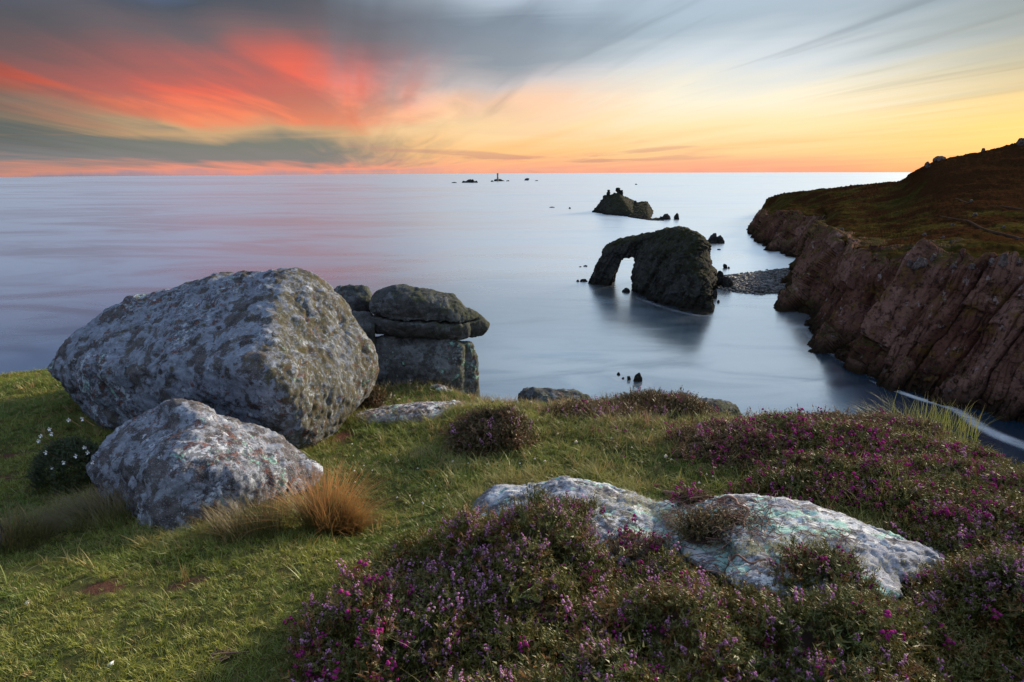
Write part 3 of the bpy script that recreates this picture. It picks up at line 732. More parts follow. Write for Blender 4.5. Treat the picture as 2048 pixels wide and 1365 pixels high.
# ------------------------------------------------------------------ cobble spit between the arch and the headland
def build_spit():
    r = np.random.default_rng(4)
    edge = [(1432, 578), (1470, 586), (1520, 590), (1580, 588), (1600, 570), (1600, 540), (1560, 538), (1500, 546), (1450, 552)]
    poly = np.array([S(*e)[:2] for e in edge])
    lo, hi = poly.min(0), poly.max(0)
    def inside(p):
        c = np.zeros(len(p), bool); j = len(poly) - 1
        for i in range(len(poly)):
            a, b = poly[i], poly[j]
            c ^= ((a[1] > p[:, 1]) != (b[1] > p[:, 1])) & (p[:, 0] < (b[0] - a[0]) * (p[:, 1] - a[1]) / (b[1] - a[1] + 1e-12) + a[0]); j = i
        return c
    def dist(p):
        d = np.full(len(p), 1e9)
        for i in range(len(poly)):
            a, b = poly[i - 1], poly[i]; ab = b - a; t = np.clip(((p - a) @ ab) / (ab @ ab), 0, 1)
            d = np.minimum(d, np.linalg.norm(p - a - t[:, None] * ab, axis=1))
        return np.where(inside(p), d, -d)
    hgt = lambda p: np.where(dist(p) > 0, 2.6 * (1 - np.exp(-np.maximum(dist(p), 0) / 9)), 0.18 * dist(p)) + 0.35 * fbm(np.c_[p / 6.0, np.zeros(len(p))], 3)
    nx, ny = 70, 70
    X, Y = np.meshgrid(np.linspace(lo[0] - 8, hi[0] + 10, nx), np.linspace(lo[1] - 8, hi[1] + 8, ny), indexing='ij')
    p = np.c_[X.ravel(), Y.ravel()]; v = np.c_[p, hgt(p) - 0.6]
    i, j = np.meshgrid(np.arange(nx - 1), np.arange(ny - 1), indexing='ij')
    f = np.stack([i * ny + j, (i + 1) * ny + j, (i + 1) * ny + j + 1, i * ny + j + 1], -1).reshape(-1, 4)
    tag(mesh_obj('shingle_beach', v, f, M_black), 'low dark shingle spit joining the headland towards the arch', 'beach', kind='structure')
    bm = bmesh.new(); bmesh.ops.create_icosphere(bm, subdivisions=1, radius=1); iv = np.array([q.co[:] for q in bm.verts]); fi = np.array([[q.index for q in t.verts] for t in bm.faces]); bm.free()
    parts = []; q = r.uniform(lo - 5, hi + 5, (9000, 2)); d = dist(q); q = q[(d > -1.5) | ((d > -5) & (r.random(9000) < .04))][:5200]; z = hgt(q)
    for k in range(len(q)):
        s = r.uniform(.35, .8) * (1.9 if r.random() < .07 else 1)
        sv = iv * (s * np.array([r.uniform(.7, 1.4), r.uniform(.7, 1.4), r.uniform(.5, .9)])) * (1 + .22 * r.normal(size=(len(iv), 1)))
        parts.append((sv + [q[k, 0], q[k, 1], z[k] - .35], fi))
    v, f = join(parts)
    m, n, out = new_mat('wet_cobble'); g = n.node('ShaderNodeNewGeometry')
    principled(n, out, n.ramp(g.outputs['Random Per Island'], [(0, (0.03, 0.03, 0.032)), (.7, (.075, .072, .075)), (1, (.17, .165, .17))]), 0.55, None, 0.3)
    tag(mesh_obj('cobbles', v, f, m, smooth=False), 'dark wave worn cobbles covering the shingle spit', 'cobbles', kind='stuff')
build_spit()

# ------------------------------------------------------------------ foam
def foam_mat(name, strength, scale):
    m, n, out = new_mat(name)
    at = n.node('ShaderNodeAttribute'); at.attribute_name = 'thick'
    g = n.node('ShaderNodeNewGeometry')
    a = n.math('MULTIPLY', n.step(at.outputs['Fac'], 0.0, 1.0), n.step(n.noise(g.outputs['Position'], scale, 6, 0.65, 1.5), 0.30, 0.62, 0.35, 1.0))
    a = n.math('MULTIPLY', a, strength, clamp=True)
    d = n.node('ShaderNodeBsdfDiffuse'); d.inputs[0].default_value = (0.82, 0.86, 0.92, 1)
    t = n.node('ShaderNodeBsdfTransparent'); x = n.node('ShaderNodeMixShader'); n.set(x.inputs[0], a)
    n.l.new(t.outputs[0], x.inputs[1]); n.l.new(d.outputs[0], x.inputs[2]); n.l.new(x.outputs[0], out.inputs[0]); return m
M_foam = foam_mat('drifting_foam', 0.5, 0.08); M_mist = foam_mat('thin_foam', 0.08, 0.12)
def foam_strip(path, label, mat, z=0.05, name='foam'):
    """path: (px, py, half width in px)"""
    c = np.array([S(x, y) for x, y, w in path]); w = np.array([wp * S(x, y)[1] / ray(x, y)[1] / FPX * 2.1 for x, y, wp in path])
    cc = catmull(c, 80); ww = catmull(w, 80)
    t = np.gradient(cc, axis=0); sd = np.stack([-t[:, 1], t[:, 0], np.zeros(80)], 1); sd /= np.linalg.norm(sd, axis=1)[:, None]
    ks = np.linspace(-1, 1, 11); v, th = [], []
    for k in ks:
        v.append(cc + sd * (ww * k)[:, None] + [0, 0, z]); e = np.minimum(np.arange(80), 79 - np.arange(80)) / 12.0
        th.append((1 - k * k) ** 2.0 * np.clip(e, 0, 1))
    v = np.concatenate(v); th = np.concatenate(th)
    i, j = np.meshgrid(np.arange(10), np.arange(79), indexing='ij')
    f = np.stack([i * 80 + j, (i + 1) * 80 + j, (i + 1) * 80 + j + 1, i * 80 + j + 1], -1).reshape(-1, 4)
    o = mesh_obj(name, v, f, mat); a = o.data.attributes.new('thick', 'FLOAT', 'POINT'); a.data.foreach_set('value', th.astype(np.float32))
    tag(o, label, 'foam', kind='stuff')
foam_strip([(1735, 760, 2), (1775, 776, 5), (1840, 799, 7), (1880, 810, 7), (1920, 826, 9), (1975, 862, 13), (2060, 897, 15), (2200, 950, 15)], 'long pale ribbon of foam drifting below the headland cliff', M_foam, 0.10)
foam_strip([(1600, 655, 3), (1640, 690, 5), (1690, 725, 6), (1740, 752, 5), (1775, 764, 3)], 'thin foam washing along the headland foot', M_mist, 0.07)
foam_strip([(1225, 752, 8), (1250, 762, 12), (1285, 768, 13), (1305, 762, 8)], 'misty foam round the rocks awash near the cliff edge', M_mist, 0.06)
foam_strip([(1262, 592, 2), (1300, 606, 4), (1350, 622, 5), (1400, 632, 5), (1432, 630, 3)], 'thin foam round the seaward foot of the arch island', M_mist, 0.06)
foam_strip([(1440, 592, 2), (1480, 596, 3), (1530, 598, 3), (1570, 596, 2)], 'thin foam along the edge of the cobble spit', M_mist, 0.05)

# ================================================================== NEAR CLIFF TOP
GZ, GS = -1.55, 0.12                                   # height under the camera and fall of the turf
def plane_hit(px, py):
    r = ray(px, py); t = GZ / (r[2] + GS * r[1]); q = np.array([0, 0, CAM_Z]) + r * t; return q[:2]
EDGE = [plane_hit(*q) for q in [(-300, 765), (-120, 756), (0, 747), (95, 733), (250, 722), (450, 716), (620, 718), (735, 738), (790, 752), (860, 772), (960, 793), (1040, 800), (1180, 803), (1290, 797),
        (1340, 798), (1400, 810), (1480, 838), (1560, 845), (1700, 855), (1850, 860), (1930, 898), (1990, 926), (2060, 950), (2150, 1010), (2250, 1090)]]
EDGE = np.array(list(EDGE) + [[4.3, 0.6], [6.5, -4], [9, -14], [14, -40], [-60, -40], [-50, 4], [-16, 8.0]])
def in_poly(p, poly):
    c = np.zeros(len(p), bool); j = len(poly) - 1
    for i in range(len(poly)):
        a, b = poly[i], poly[j]
        c ^= ((a[1] > p[:, 1]) != (b[1] > p[:, 1])) & (p[:, 0] < (b[0] - a[0]) * (p[:, 1] - a[1]) / (b[1] - a[1] + 1e-12) + a[0]); j = i
    return c
def poly_sd(p, poly):
    d = np.full(len(p), 1e9)
    for i in range(len(poly)):
        a, b = poly[i - 1], poly[i]; ab = b - a; t = np.clip(((p - a) @ ab) / (ab @ ab), 0, 1)
        d = np.minimum(d, np.linalg.norm(p - a - t[:, None] * ab, axis=1))
    return np.where(in_poly(p, poly), -d, d)
MOUNDS = []     # (x, y, rx, ry, h) gentle humps of the turf
for (px, py, rx, ry, h) in [(1310, 812, .42, .3, .07), (980, 850, .5, .35, .10), (1700, 900, 1.0, .45, .10), (1180, 870, .8, .5, .06), (700, 1000, .6, .5, -.03), (1960, 1050, .7, .6, .10), (330, 1250, .9, .7, .03), (860, 760, .5, .4, .05)]:
    q = plane_hit(px, py); MOUNDS.append((q[0], q[1], rx, ry, h))
def G(p):
    """height of the cliff-top turf at plan points p (N,2)"""
    p = np.atleast_2d(np.asarray(p, float)); z = CAM_Z + GZ - GS * p[:, 1]
    z = np.where(p[:, 1] < 0, CAM_Z + GZ - 0.06 * p[:, 1], z)
    for mx, my, rx, ry, h in MOUNDS: z = z + h * np.exp(-(((p[:, 0] - mx) / rx) ** 2 + ((p[:, 1] - my) / ry) ** 2))
    q = np.c_[p, np.zeros(len(p))]
    z = z + 0.045 * fbm(q * 1.1, 3) + 0.012 * fbm(q * 5.0, 3)
    d = poly_sd(p, EDGE) + 0.10 * fbm(q * 1.7 + 3, 3)
    o = np.maximum(d + 0.12, 0)
    drop = np.where(o < 1.2, 0.30 * o + 0.95 * o * o, 0.36 + 1.368 + 2.58 * (o - 1.2))
    return np.maximum(z - drop, -3.0)
def hit(px, py):
    """first point where the ray of a photo pixel meets the turf"""
    r = ray(px, py); t = np.linspace(0.8, 14, 1400); w = np.array([0, 0, CAM_Z]) + t[:, None] * r
    k = np.argmax(w[:, 2] < G(w[:, :2])); return w[k] if k else w[-1]
def build_ground():
    def axis(lo, a, b, hi, h, far):
        s1 = [a]; st = h
        while s1[-1] > lo: st = min(st * 1.12, far); s1.append(s1[-1] - st)
        s2 = [b]; st = h
        while s2[-1] < hi: st = min(st * 1.12, far); s2.append(s2[-1] + st)
        return np.concatenate([s1[:0:-1], np.arange(a, b, h), s2])
    xs, ys = axis(-60, -7.5, 5.2, 60, .035, 2.0), axis(-38, 1.0, 8.0, 60, .035, 2.0)
    X, Y = np.meshgrid(xs, ys, indexing='ij'); p = np.c_[X.ravel(), Y.ravel()]; z = G(p)
    d = poly_sd(p, EDGE); v = np.c_[p, z]
    # rock ribs on the cliff face below the turf
    far = np.clip((d - 0.8) / 3, 0, 1); f1, f2, r = worley(v / 2.4, 5)
    v[:, 2] += far * (1.6 * (r - .5)); v[:, :2] += (far * 0.6)[:, None] * np.c_[perlin(v / 1.7), perlin(v / 1.7 + 9)]
    nx, ny = len(xs), len(ys); i, j = np.meshgrid(np.arange(nx - 1), np.arange(ny - 1), indexing='ij')
    f = np.stack([i * ny + j, (i + 1) * ny + j, (i + 1) * ny + j + 1, i * ny + j + 1], -1).reshape(-1, 4)
    m, n, out = new_mat('turf_and_soil'); g = n.node('ShaderNodeNewGeometry'); P_ = g.outputs['Position']
    c = n.mix(n.step(n.noise(P_, 1.3, 6, 0.6), .38, .62), (0.045, 0.055, 0.016), (0.085, 0.085, 0.028))
    c = n.mix(n.step(n.noise(P_, 9, 6, 0.7), .5, .66, 0, .7), c, (0.055, 0.040, 0.022))
    at = n.node('ShaderNodeAttribute'); at.attribute_name = 'soil'
    sv = n.step(n.math('ADD', at.outputs['Fac'], n.math('MULTIPLY', n.math('SUBTRACT', n.noise(P_, 14, 6, .7), .5), 1.4)), .45, .75)
    c = n.mix(n.math('MULTIPLY', sv, .9), c, n.mix(n.noise(P_, 40, 4), (0.055, 0.022, 0.018), (0.11, 0.05, 0.04)))
    rk = n.node('ShaderNodeAttribute'); rk.attribute_name = 'rocky'
    c = n.mix(rk.outputs['Fac'], c, n.mix(n.noise(P_, 3, 6, .65), (.06, .055, .05), (.16, .15, .14)))
    h = n.math('ADD', n.noise(P_, 25, 6, 0.7), n.math('MULTIPLY', n.noise(P_, 90, 3, .7), .6))
    principled(n, out, c, 0.95, n.bump(h, 0.7, 0.02), 0.05)
    o = mesh_obj('ground', v, f, m)
    a = o.data.attributes.new('soil', 'FLOAT', 'POINT'); a.data.foreach_set('value', soil(p).astype(np.float32))
    a = o.data.attributes.new('rocky', 'FLOAT', 'POINT'); a.data.foreach_set('value', np.clip((d - .9) / .8, 0, 1).astype(np.float32))
    tag(o, 'grassy cliff top falling away to the sea', 'ground', kind='structure')
SOIL = []
def soil(p):
    p = np.atleast_2d(p); s = np.zeros(len(p))
    for x, y, rx, ry, k in SOIL: s = np.maximum(s, k * np.exp(-(((p[:, 0] - x) / rx) ** 2 + ((p[:, 1] - y) / ry) ** 2)))
    return s
for (px, py, rx, ry, k) in [(205, 1188, .10, .045, 1.0), (375, 1180, .10, .05, .75), (395, 1140, .08, .04, .5), (20, 910, .16, .07, .9), (15, 955, .14, .05, .7), (705, 830, .18, .09, 1.0), (90, 835, .2, .04, .55), (50, 1163, .06, .04, .5),
                            (680, 870, .10, .16, .8), (760, 925, .14, .06, .45), (1010, 965, .1, .05, .3), (130, 1340, .1, .05, .4)]:
    q = plane_hit(px, py); SOIL.append((q[0], q[1], rx * 1.35, ry * 1.5, k))
build_ground()

# ================================================================== BOULDERS
M_big = rock_mat('lichened_granite', 0.40, (0.070, 0.066, 0.070), (0.195, 0.225, 0.295), .66, (0.37, 0.42, 0.51), .11, .14, (0.12, 0.045, 0.034), .025, .20, .56, (0.85, -0.25, 0.25), (0.072, 0.066, 0.034))
M_small = rock_mat('pale_lichened_granite', 0.34, (0.075, 0.07, 0.075), (0.20, 0.225, 0.285), .62, (0.43, 0.475, 0.56), .15, .14, (0.13, 0.05, 0.036), .045, .26)
M_stack = rock_mat('mossy_dark_granite', 0.6, (0.050, 0.052, 0.056), (0.105, 0.115, 0.13), .5, (0.20, 0.23, 0.27), .05, .04, teal=.01, dark=.22, moss=.42, moss_dir=(0.7, -0.2, 0.5), moss_col=(0.048, 0.056, 0.032))
M_block = rock_mat('lichen_spotted_block', 0.5, (0.060, 0.062, 0.066), (0.125, 0.135, 0.15), .5, (0.22, 0.25, 0.29), .06, .04, teal=.07, dark=.2, moss=.42, moss_dir=(0.9, -0.1, 0.2), moss_col=(0.048, 0.054, 0.030))
M_slab = rock_mat('flat_lichen_slab', 0.33, (0.10, 0.08, 0.08), (0.27, 0.27, 0.31), .55, (0.54, 0.56, 0.60), .22, .2, teal=.12, dark=.25)
M_crop = rock_mat('teal_lichen_outcrop', 0.34, (0.11, 0.105, 0.115), (0.27, 0.29, 0.35), .64, (0.58, 0.61, 0.66), .32, .05, teal=.24, dark=.2, grain=(0.55, 1.1, 1.0), teal_col=(0.30, 0.52, 0.47))

def boulder(hulls, h, k, s, mat, label, seed=0.0, big=.09, mid=.05, fine=.022, blocky=0.0, name='boulder', cuts=(), cat='boulder', group=None, rough=None, fissure=.03):
    hs = [np.array([P(*q) for q in hh]) for hh in hulls]
    v, f = sdf_mesh(hs, h, k, k, cuts)
    v = rock_relief(v, f, s, seed, big, mid, fine, blocky, fissure=fissure)
    if rough: v = displace(v, f, lambda q: rough[1] * (ridged(q / rough[0] * (.6, 1.2, 1), 3) + fbm(q / rough[0] * 2.3 * (.6, 1.2, 1), 2)))
    o = mesh_obj(name, v, f, mat)
    recentre(o, (v[:, 0].mean(), v[:, 1].mean(), v[:, 2].min())); tag(o, label, cat, group); return o

boulder([[(97, 733, 4.75), (118, 706, 4.8), (112, 768, 4.6), (158, 735, 4.35), (165, 825, 4.55), (150, 790, 4.45), (200, 625, 4.9), (250, 597, 5.0), (330, 578, 5.0), (420, 557, 4.95), (500, 540, 4.9), (560, 534, 4.85), (612, 537, 4.9), (652, 556, 5.0),
   (690, 603, 4.95), (722, 648, 4.85), (748, 690, 4.8), (760, 728, 4.75), (748, 772, 4.6), (720, 815, 4.45), (690, 845, 4.25), (650, 885, 4.05), (600, 902, 3.85), (540, 895, 3.85), (420, 890, 3.95), (300, 875, 4.2), (200, 860, 4.4),
   (540, 650, 4.1), (575, 760, 3.75), (590, 820, 3.75), (520, 600, 4.4), (560, 560, 4.6), (230, 740, 4.15), (400, 740, 3.85), (500, 750, 3.72), (300, 660, 4.45), (180, 735, 4.3),
   (200, 720, 5.9), (420, 590, 5.8), (640, 600, 5.9), (700, 800, 5.5), (300, 850, 5.7), (740, 730, 5.3)],
   [(248, 602, 4.95), (262, 582, 4.95), (272, 588, 4.95), (292, 600, 4.9), (265, 600, 5.2), (245, 615, 4.8), (295, 612, 5.2), (270, 640, 5.0)]],
   0.018, 0.032, 0.55, M_big, 'largest grey boulder, lichen crusted, with a mossy brown side', 1.0, .085, .038, .022, .02, rough=(.26, .004), fissure=.035)
boulder([[(172, 948, 3.2), (183, 905, 3.25), (250, 857, 3.3), (300, 818, 3.38), (318, 812, 3.4), (480, 838, 3.45), (535, 862, 3.45), (592, 890, 3.42), (646, 930, 3.36), (652, 950, 3.3), (600, 985, 3.1),
   (480, 1030, 2.85), (420, 1062, 2.72), (350, 1085, 2.62), (300, 1075, 2.68), (230, 1035, 2.9), (188, 995, 3.05), (330, 950, 2.72), (450, 940, 2.82), (250, 935, 2.92), (400, 850, 3.08), (560, 930, 3.08),
   (300, 850, 3.85), (500, 880, 3.85), (250, 930, 3.75), (350, 900, 3.95)],
   [(305, 830, 3.3), (332, 800, 3.28), (350, 793, 3.28), (372, 798, 3.3), (392, 806, 3.34), (430, 816, 3.38), (420, 850, 3.1), (330, 850, 3.15), (350, 800, 3.5), (430, 830, 3.55), (310, 850, 3.5)]],
   0.0135, 0.022, 0.4, M_small, 'smaller pale boulder spotted white and teal in front of the largest', 4.0, .09, .04, .024, .02, rough=(.2, .004), fissure=.03)
# the pile behind
_ca, _cb, _cc = P(742, 633, 5.9), P(938, 646, 5.95), P(742, 633, 5.9) + np.array([0, 1, .05])
_cn = np.cross(_cb - _ca, _cc - _ca); _cn /= np.linalg.norm(_cn)
def slab_crack(g):
    dd = np.abs((g - _ca.astype(np.float32)) @ _cn.astype(np.float32) + .012 * np.sin(g[:, 0] * 9)) - .014
    return np.maximum(dd, g[:, 1] - 6.12)
boulder([[(738, 610, 6.0), (752, 583, 6.05), (790, 571, 6.1), (850, 578, 6.1), (905, 588, 6.1), (925, 608, 6.1), (936, 632, 6.05), (938, 648, 6.0), (880, 640, 5.85), (800, 633, 5.85), (745, 634, 5.9), (800, 600, 5.8), (880, 610, 5.85),
    (760, 600, 6.7), (900, 610, 6.7), (930, 640, 6.6)],
   [(742, 640, 5.92), (800, 637, 5.84), (880, 644, 5.84), (936, 650, 5.95), (935, 676, 5.98), (880, 677, 5.9), (800, 673, 5.88), (752, 664, 5.95), (800, 655, 5.8), (880, 662, 5.8), (760, 650, 6.6), (930, 660, 6.6)],
   [(915, 618, 6.1), (945, 617, 6.15), (970, 636, 6.2), (979, 654, 6.2), (970, 671, 6.2), (930, 677, 6.1), (910, 650, 6.0), (940, 640, 6.0), (930, 640, 6.6), (965, 650, 6.6)]],
   0.016, 0.02, 0.35, M_stack, 'dark split slab overhanging the top of the rock pile', 6.0, .045, .035, .022, .0, rough=(.12, .006), cuts=(slab_crack,))
boulder([[(744, 680, 5.95), (770, 671, 6.0), (898, 674, 5.95), (925, 696, 5.9), (926, 810, 5.85), (760, 800, 5.8), (740, 760, 5.8), (850, 740, 5.72), (780, 720, 5.78), (915, 740, 5.8), (760, 680, 6.7), (920, 686, 6.7), (920, 800, 6.6), (760, 800, 6.6)],
   [(910, 690, 5.97), (940, 684, 6.05), (954, 706, 6.05), (958, 760, 6.05), (957, 812, 6.0), (912, 810, 5.9), (912, 740, 5.9), (945, 740, 5.95), (930, 700, 6.6), (955, 790, 6.5)]],
   0.016, 0.022, 0.35, M_block, 'square lower block of the rock pile with teal lichen spots', 8.0, .04, .035, .022, .0, rough=(.12, .006))
boulder([[(672, 572, 6.5), (700, 568, 6.5), (736, 572, 6.5), (742, 588, 6.5), (740, 625, 6.45), (700, 640, 6.4), (665, 640, 6.4), (700, 600, 6.3), (735, 600, 6.35), (680, 580, 7.0), (735, 600, 7.0)]],
   0.02, 0.02, 0.3, M_stack, 'dark rock between the largest boulder and the rock pile', 10.0, .08, .06, .03)
boulder([[(735, 640, 6.0), (745, 625, 6.0), (700, 625, 6.1), (690, 690, 5.9), (752, 700, 5.9), (748, 650, 5.85), (720, 640, 6.4)]], 0.02, 0.02, 0.25, M_block, 'small rock wedged beside the largest boulder, behind it', 11.0)
def ground_rock(pix, top, mat, label, seed, h=0.012, k=0.015, s=.25, depth=None, **kw):
    """rock half sunk in the turf: outline px at turf level, height in metres over it"""
    base = np.array([[*q, G(q)[0]] for q in (plane_hit(x, y) for x, y in pix)]); c = base.mean(0)
    pts = [b - [0, 0, .12] for b in base] + [b + [0, 0, .01] for b in base] + [c + (b - c) * np.array([.8, .8, 1]) + [0, 0, top * .75] for b in base] + [c + (b - c) * np.array([.45, .45, 1]) + [0, 0, top] for b in base]
    v, f = sdf_mesh([np.array(pts)], h, k, k); v = rock_relief(v, f, s, seed, kw.get('big', .09), .06, .03, kw.get('blocky', .0))
    v = displace(v, f, lambda q: .008 * (ridged(q / .08, 3) + fbm(q / .035, 2)))
    o = mesh_obj('boulder', v, f, mat); recentre(o, (v[:, 0].mean(), v[:, 1].mean(), v[:, 2].min())); tag(o, label, 'boulder'); return o
ground_rock([(700, 838), (760, 815), (850, 808), (940, 805), (948, 822), (905, 836), (870, 850), (800, 838), (720, 845)], .035, M_slab, 'flat lichen slab sunk in the turf beside the largest boulder', 12.0, s=.2)
ground_rock([(862, 778), (900, 776), (918, 783), (880, 786)], .03, M_slab, 'little pale stone in grass at the foot of the rock pile', 13.0, .008)
def edge_rock(pts, label, seed, mat=None, s=.3):
    boulder([pts], .016, .02, s, mat or M_stack, label, seed, .08, .06, .03, rough=(.07, .007))
edge_rock([(1040, 800, 5.75), (1048, 780, 5.75), (1075, 778, 5.75), (1100, 788, 5.7), (1130, 790, 5.7), (1150, 782, 5.75), (1172, 788, 5.75), (1190, 805, 5.7), (1180, 830, 5.6), (1050, 825, 5.6), (1110, 800, 5.5), (1060, 790, 6.2), (1160, 795, 6.2)], 'grey rock with two humps on the cliff edge nearest the middle', 14.0)
edge_rock([(1350, 798, 5.6), (1380, 800, 5.5), (1430, 803, 5.45), (1452, 800, 5.5), (1472, 812, 5.5), (1485, 835, 5.45), (1480, 860, 5.3), (1400, 850, 5.2), (1440, 820, 5.2), (1400, 805, 6.0), (1470, 825, 6.0)], 'rounded green grey rock on the cliff edge right of the heather hump', 15.0)
ground_rock([(1572, 864), (1600, 858), (1632, 862), (1622, 868), (1590, 869)], .03, M_slab, 'small white stone showing among edge heather', 16.0, .008)
boulder([[(-60, 1060, 2.6), (-10, 1040, 2.6), (6, 1060, 2.6), (8, 1085, 2.55), (-10, 1110, 2.45), (-60, 1120, 2.4), (-30, 1080, 2.35), (-40, 1060, 2.9)]], .01, .015, .2, M_small, 'pale boulder just entering at the picture edge', 17.0)
# lichened outcrop: one long rock with a dip in the middle
boulder([[(932, 1040, 2.75), (950, 1003, 2.85), (975, 980, 2.95), (1010, 970, 2.98), (1062, 966, 2.95), (1000, 1060, 2.5), (1080, 1040, 2.5), (1100, 980, 2.8), (1000, 1100, 2.4), (1110, 1110, 2.3), (1040, 990, 3.3), (960, 1010, 3.2)],
    [(1050, 975, 2.92), (1125, 953, 2.85), (1190, 960, 2.82), (1250, 980, 2.8), (1300, 1008, 2.75), (1345, 1035, 2.7), (1400, 1062, 2.62), (1445, 1090, 2.52), (1455, 1130, 2.4), (1330, 1100, 2.3), (1230, 1050, 2.42), (1150, 1010, 2.55), (1250, 1120, 2.2), (1100, 1100, 2.3), (1440, 1160, 2.3), (1200, 980, 3.2), (1350, 1050, 3.0)],
    [(1400, 1002, 2.60), (1440, 991, 2.60), (1520, 992, 2.60), (1575, 1000, 2.58), (1625, 1022, 2.50), (1660, 1045, 2.45), (1720, 1068, 2.35), (1790, 1080, 2.30), (1845, 1088, 2.28), (1880, 1108, 2.20), (1892, 1122, 2.15), (1860, 1150, 2.05), (1740, 1150, 2.00), (1640, 1110, 2.10),
     (1560, 1070, 2.22), (1480, 1060, 2.28), (1420, 1050, 2.35), (1500, 1130, 2.00), (1600, 1030, 2.38), (1440, 1010, 3.00), (1650, 1060, 2.90), (1860, 1120, 2.60)],
    [(1440, 1150, 2.00), (1462, 1122, 2.08), (1500, 1100, 2.15), (1560, 1090, 2.20), (1640, 1085, 2.25), (1690, 1105, 2.15), (1740, 1135, 2.05), (1800, 1160, 1.95), (1815, 1190, 1.85), (1760, 1210, 1.80), (1640, 1190, 1.80), (1540, 1190, 1.80), (1460, 1180, 1.85), (1560, 1135, 1.95), (1700, 1150, 1.90), (1600, 1130, 2.40), (1740, 1180, 2.30)],
    [(1300, 1005, 2.65), (1420, 1000, 2.67), (1480, 1015, 2.59), (1500, 1060, 2.37), (1480, 1100, 2.23), (1400, 1085, 2.32), (1330, 1040, 2.49), (1400, 1150, 2.12), (1500, 1150, 2.07), (1400, 1020, 3.07), (1320, 1030, 2.97)]],
   .0115, .022, .35, M_crop, 'long low outcrop crusted with white and teal lichen', 20.0, .06, .03, .022, .012, rough=(.16, .005), name='outcrop', cat='outcrop', fissure=.05)

# boulders on the opposite headland
M_hb = rock_mat('headland_boulder', 4.0, (0.0420, 0.0315, 0.0294), (0.1050, 0.0805, 0.0770), .55, (0.1680, 0.1470, 0.1470), .12, .15, (0.0630, 0.0350, 0.0210), 0.0, .2)
def headland_boulder(px, py, w, hgt, seed, label):
    c = on_headland(px, py); u = c[1] / ray(px, py)[1] / FPX; r = np.random.default_rng(seed)
    W, H = w * u / 2, hgt * u; pts = []
    for _ in range(18):
        a = r.uniform(0, 6.28); t = r.choice([-.6, 0, .5, .9]); k = (1 - .45 * max(t, 0)) * r.uniform(.8, 1); pts.append(c + [W * k * np.cos(a), W * k * np.sin(a), H * t])
    v, f = sdf_mesh([np.array(pts)], max(W, H) / 14, W / 14, W / 14); v = rock_relief(v, f, W * .8, seed, .09, .06, .03, .1)
    o = mesh_obj('headland_boulder', v, f, M_hb); recentre(o, c); tag(o, label, 'boulder', 'boulders on the headland')
HB = [(1818, 527, 16, 9, 'first pale boulder on the headland cliff rim, left end'), (1837, 530, 34, 16, 'broad rounded boulder on the headland cliff rim'), (1865, 517, 16, 12, 'upright boulder on the cliff rim right of the broad one'),
      (1906, 532, 14, 7, 'low boulder in the middle of the headland cliff rim'), (1945, 532, 18, 7, 'flat boulder on the cliff rim below the grass'), (1983, 524, 15, 9, 'boulder left of the tallest one on the cliff rim'), (2008, 522, 18, 16, 'tallest rounded boulder on the headland cliff rim'),
      (2035, 525, 12, 8, 'boulder at the right end of the cliff rim'), (1684, 460, 10, 5, 'lone dark rock on grass near the cliff corner'), (1848, 470, 12, 5, 'low pale boulder on the slope above the broad rim boulder'), (1885, 475, 10, 5, 'pale boulder on green slope above the rim'),
      (1903, 451, 10, 5, 'small pale rock left of the lower footpath'), (1948, 431, 11, 6, 'pale rock between the two footpaths'), (2005, 455, 10, 5, 'pale rock just above the lower footpath'), (1940, 405, 9, 5, 'rock beside the upper footpath'),
      (1902, 487, 9, 4, 'small low stone on the green slope'), (2035, 476, 8, 4, 'small stone at the lower end of the footpath'), (1875, 416, 8, 4, 'small stone on the dark heath slope'),
      (1965, 303, 9, 7, 'small boulder standing on the headland skyline'), (2040, 289, 22, 13, 'rocky knob on the skyline at the picture edge'), (1878, 320, 34, 10, 'blocky outcrop crowning the dark hill'), (1855, 335, 16, 12, 'rock step at the hill end above the sea')]
for k, (px, py, w, hh, lab) in enumerate(HB): headland_boulder(px, py, w, hh, 100 + k, lab)

# ================================================================== VEGETATION
from mathutils.bvhtree import BVHTree
def scatter_tree(k):
    g = bpy.data.node_groups.new('scatter', 'GeometryNodeTree')
    g.interface.new_socket('Geometry', in_out='INPUT', socket_type='NodeSocketGeometry'); g.interface.new_socket('Geometry', in_out='OUTPUT', socket_type='NodeSocketGeometry')
    N, L = g.nodes, g.links; gi, go = N.new('NodeGroupInput'), N.new('NodeGroupOutput')
    def attr(nm, t): a = N.new('GeometryNodeInputNamedAttribute'); a.data_type = t; a.inputs['Name'].default_value = nm; return a.outputs['Attribute']
    pid = attr('pid', 'INT'); jn = N.new('GeometryNodeJoinGeometry')
    def sel(v):
        c = N.new('FunctionNodeCompare'); c.data_type = 'INT'; c.operation = 'EQUAL'; ins = [s for s in c.inputs if s.type == 'INT']
        L.new(pid, ins[0]); ins[1].default_value = v
        s = N.new('GeometryNodeSeparateGeometry'); L.new(gi.outputs[0], s.inputs[0]); L.new(c.outputs[0], s.inputs['Selection']); return s.outputs[0]
    for q in range(k):
        ti = N.new('GeometryNodeGeometryToInstance'); L.new(sel(q), ti.inputs[0]); L.new(ti.outputs[0], jn.inputs[0])
    io = N.new('GeometryNodeInstanceOnPoints'); L.new(sel(-1), io.inputs['Points']); L.new(jn.outputs[0], io.inputs['Instance'])
    io.inputs['Pick Instance'].default_value = True; L.new(attr('pick', 'INT'), io.inputs['Instance Index'])
    L.new(attr('rot', 'FLOAT_VECTOR'), io.inputs['Rotation']); L.new(attr('scl', 'FLOAT'), io.inputs['Scale'])
    L.new(io.outputs[0], go.inputs[0]); return g
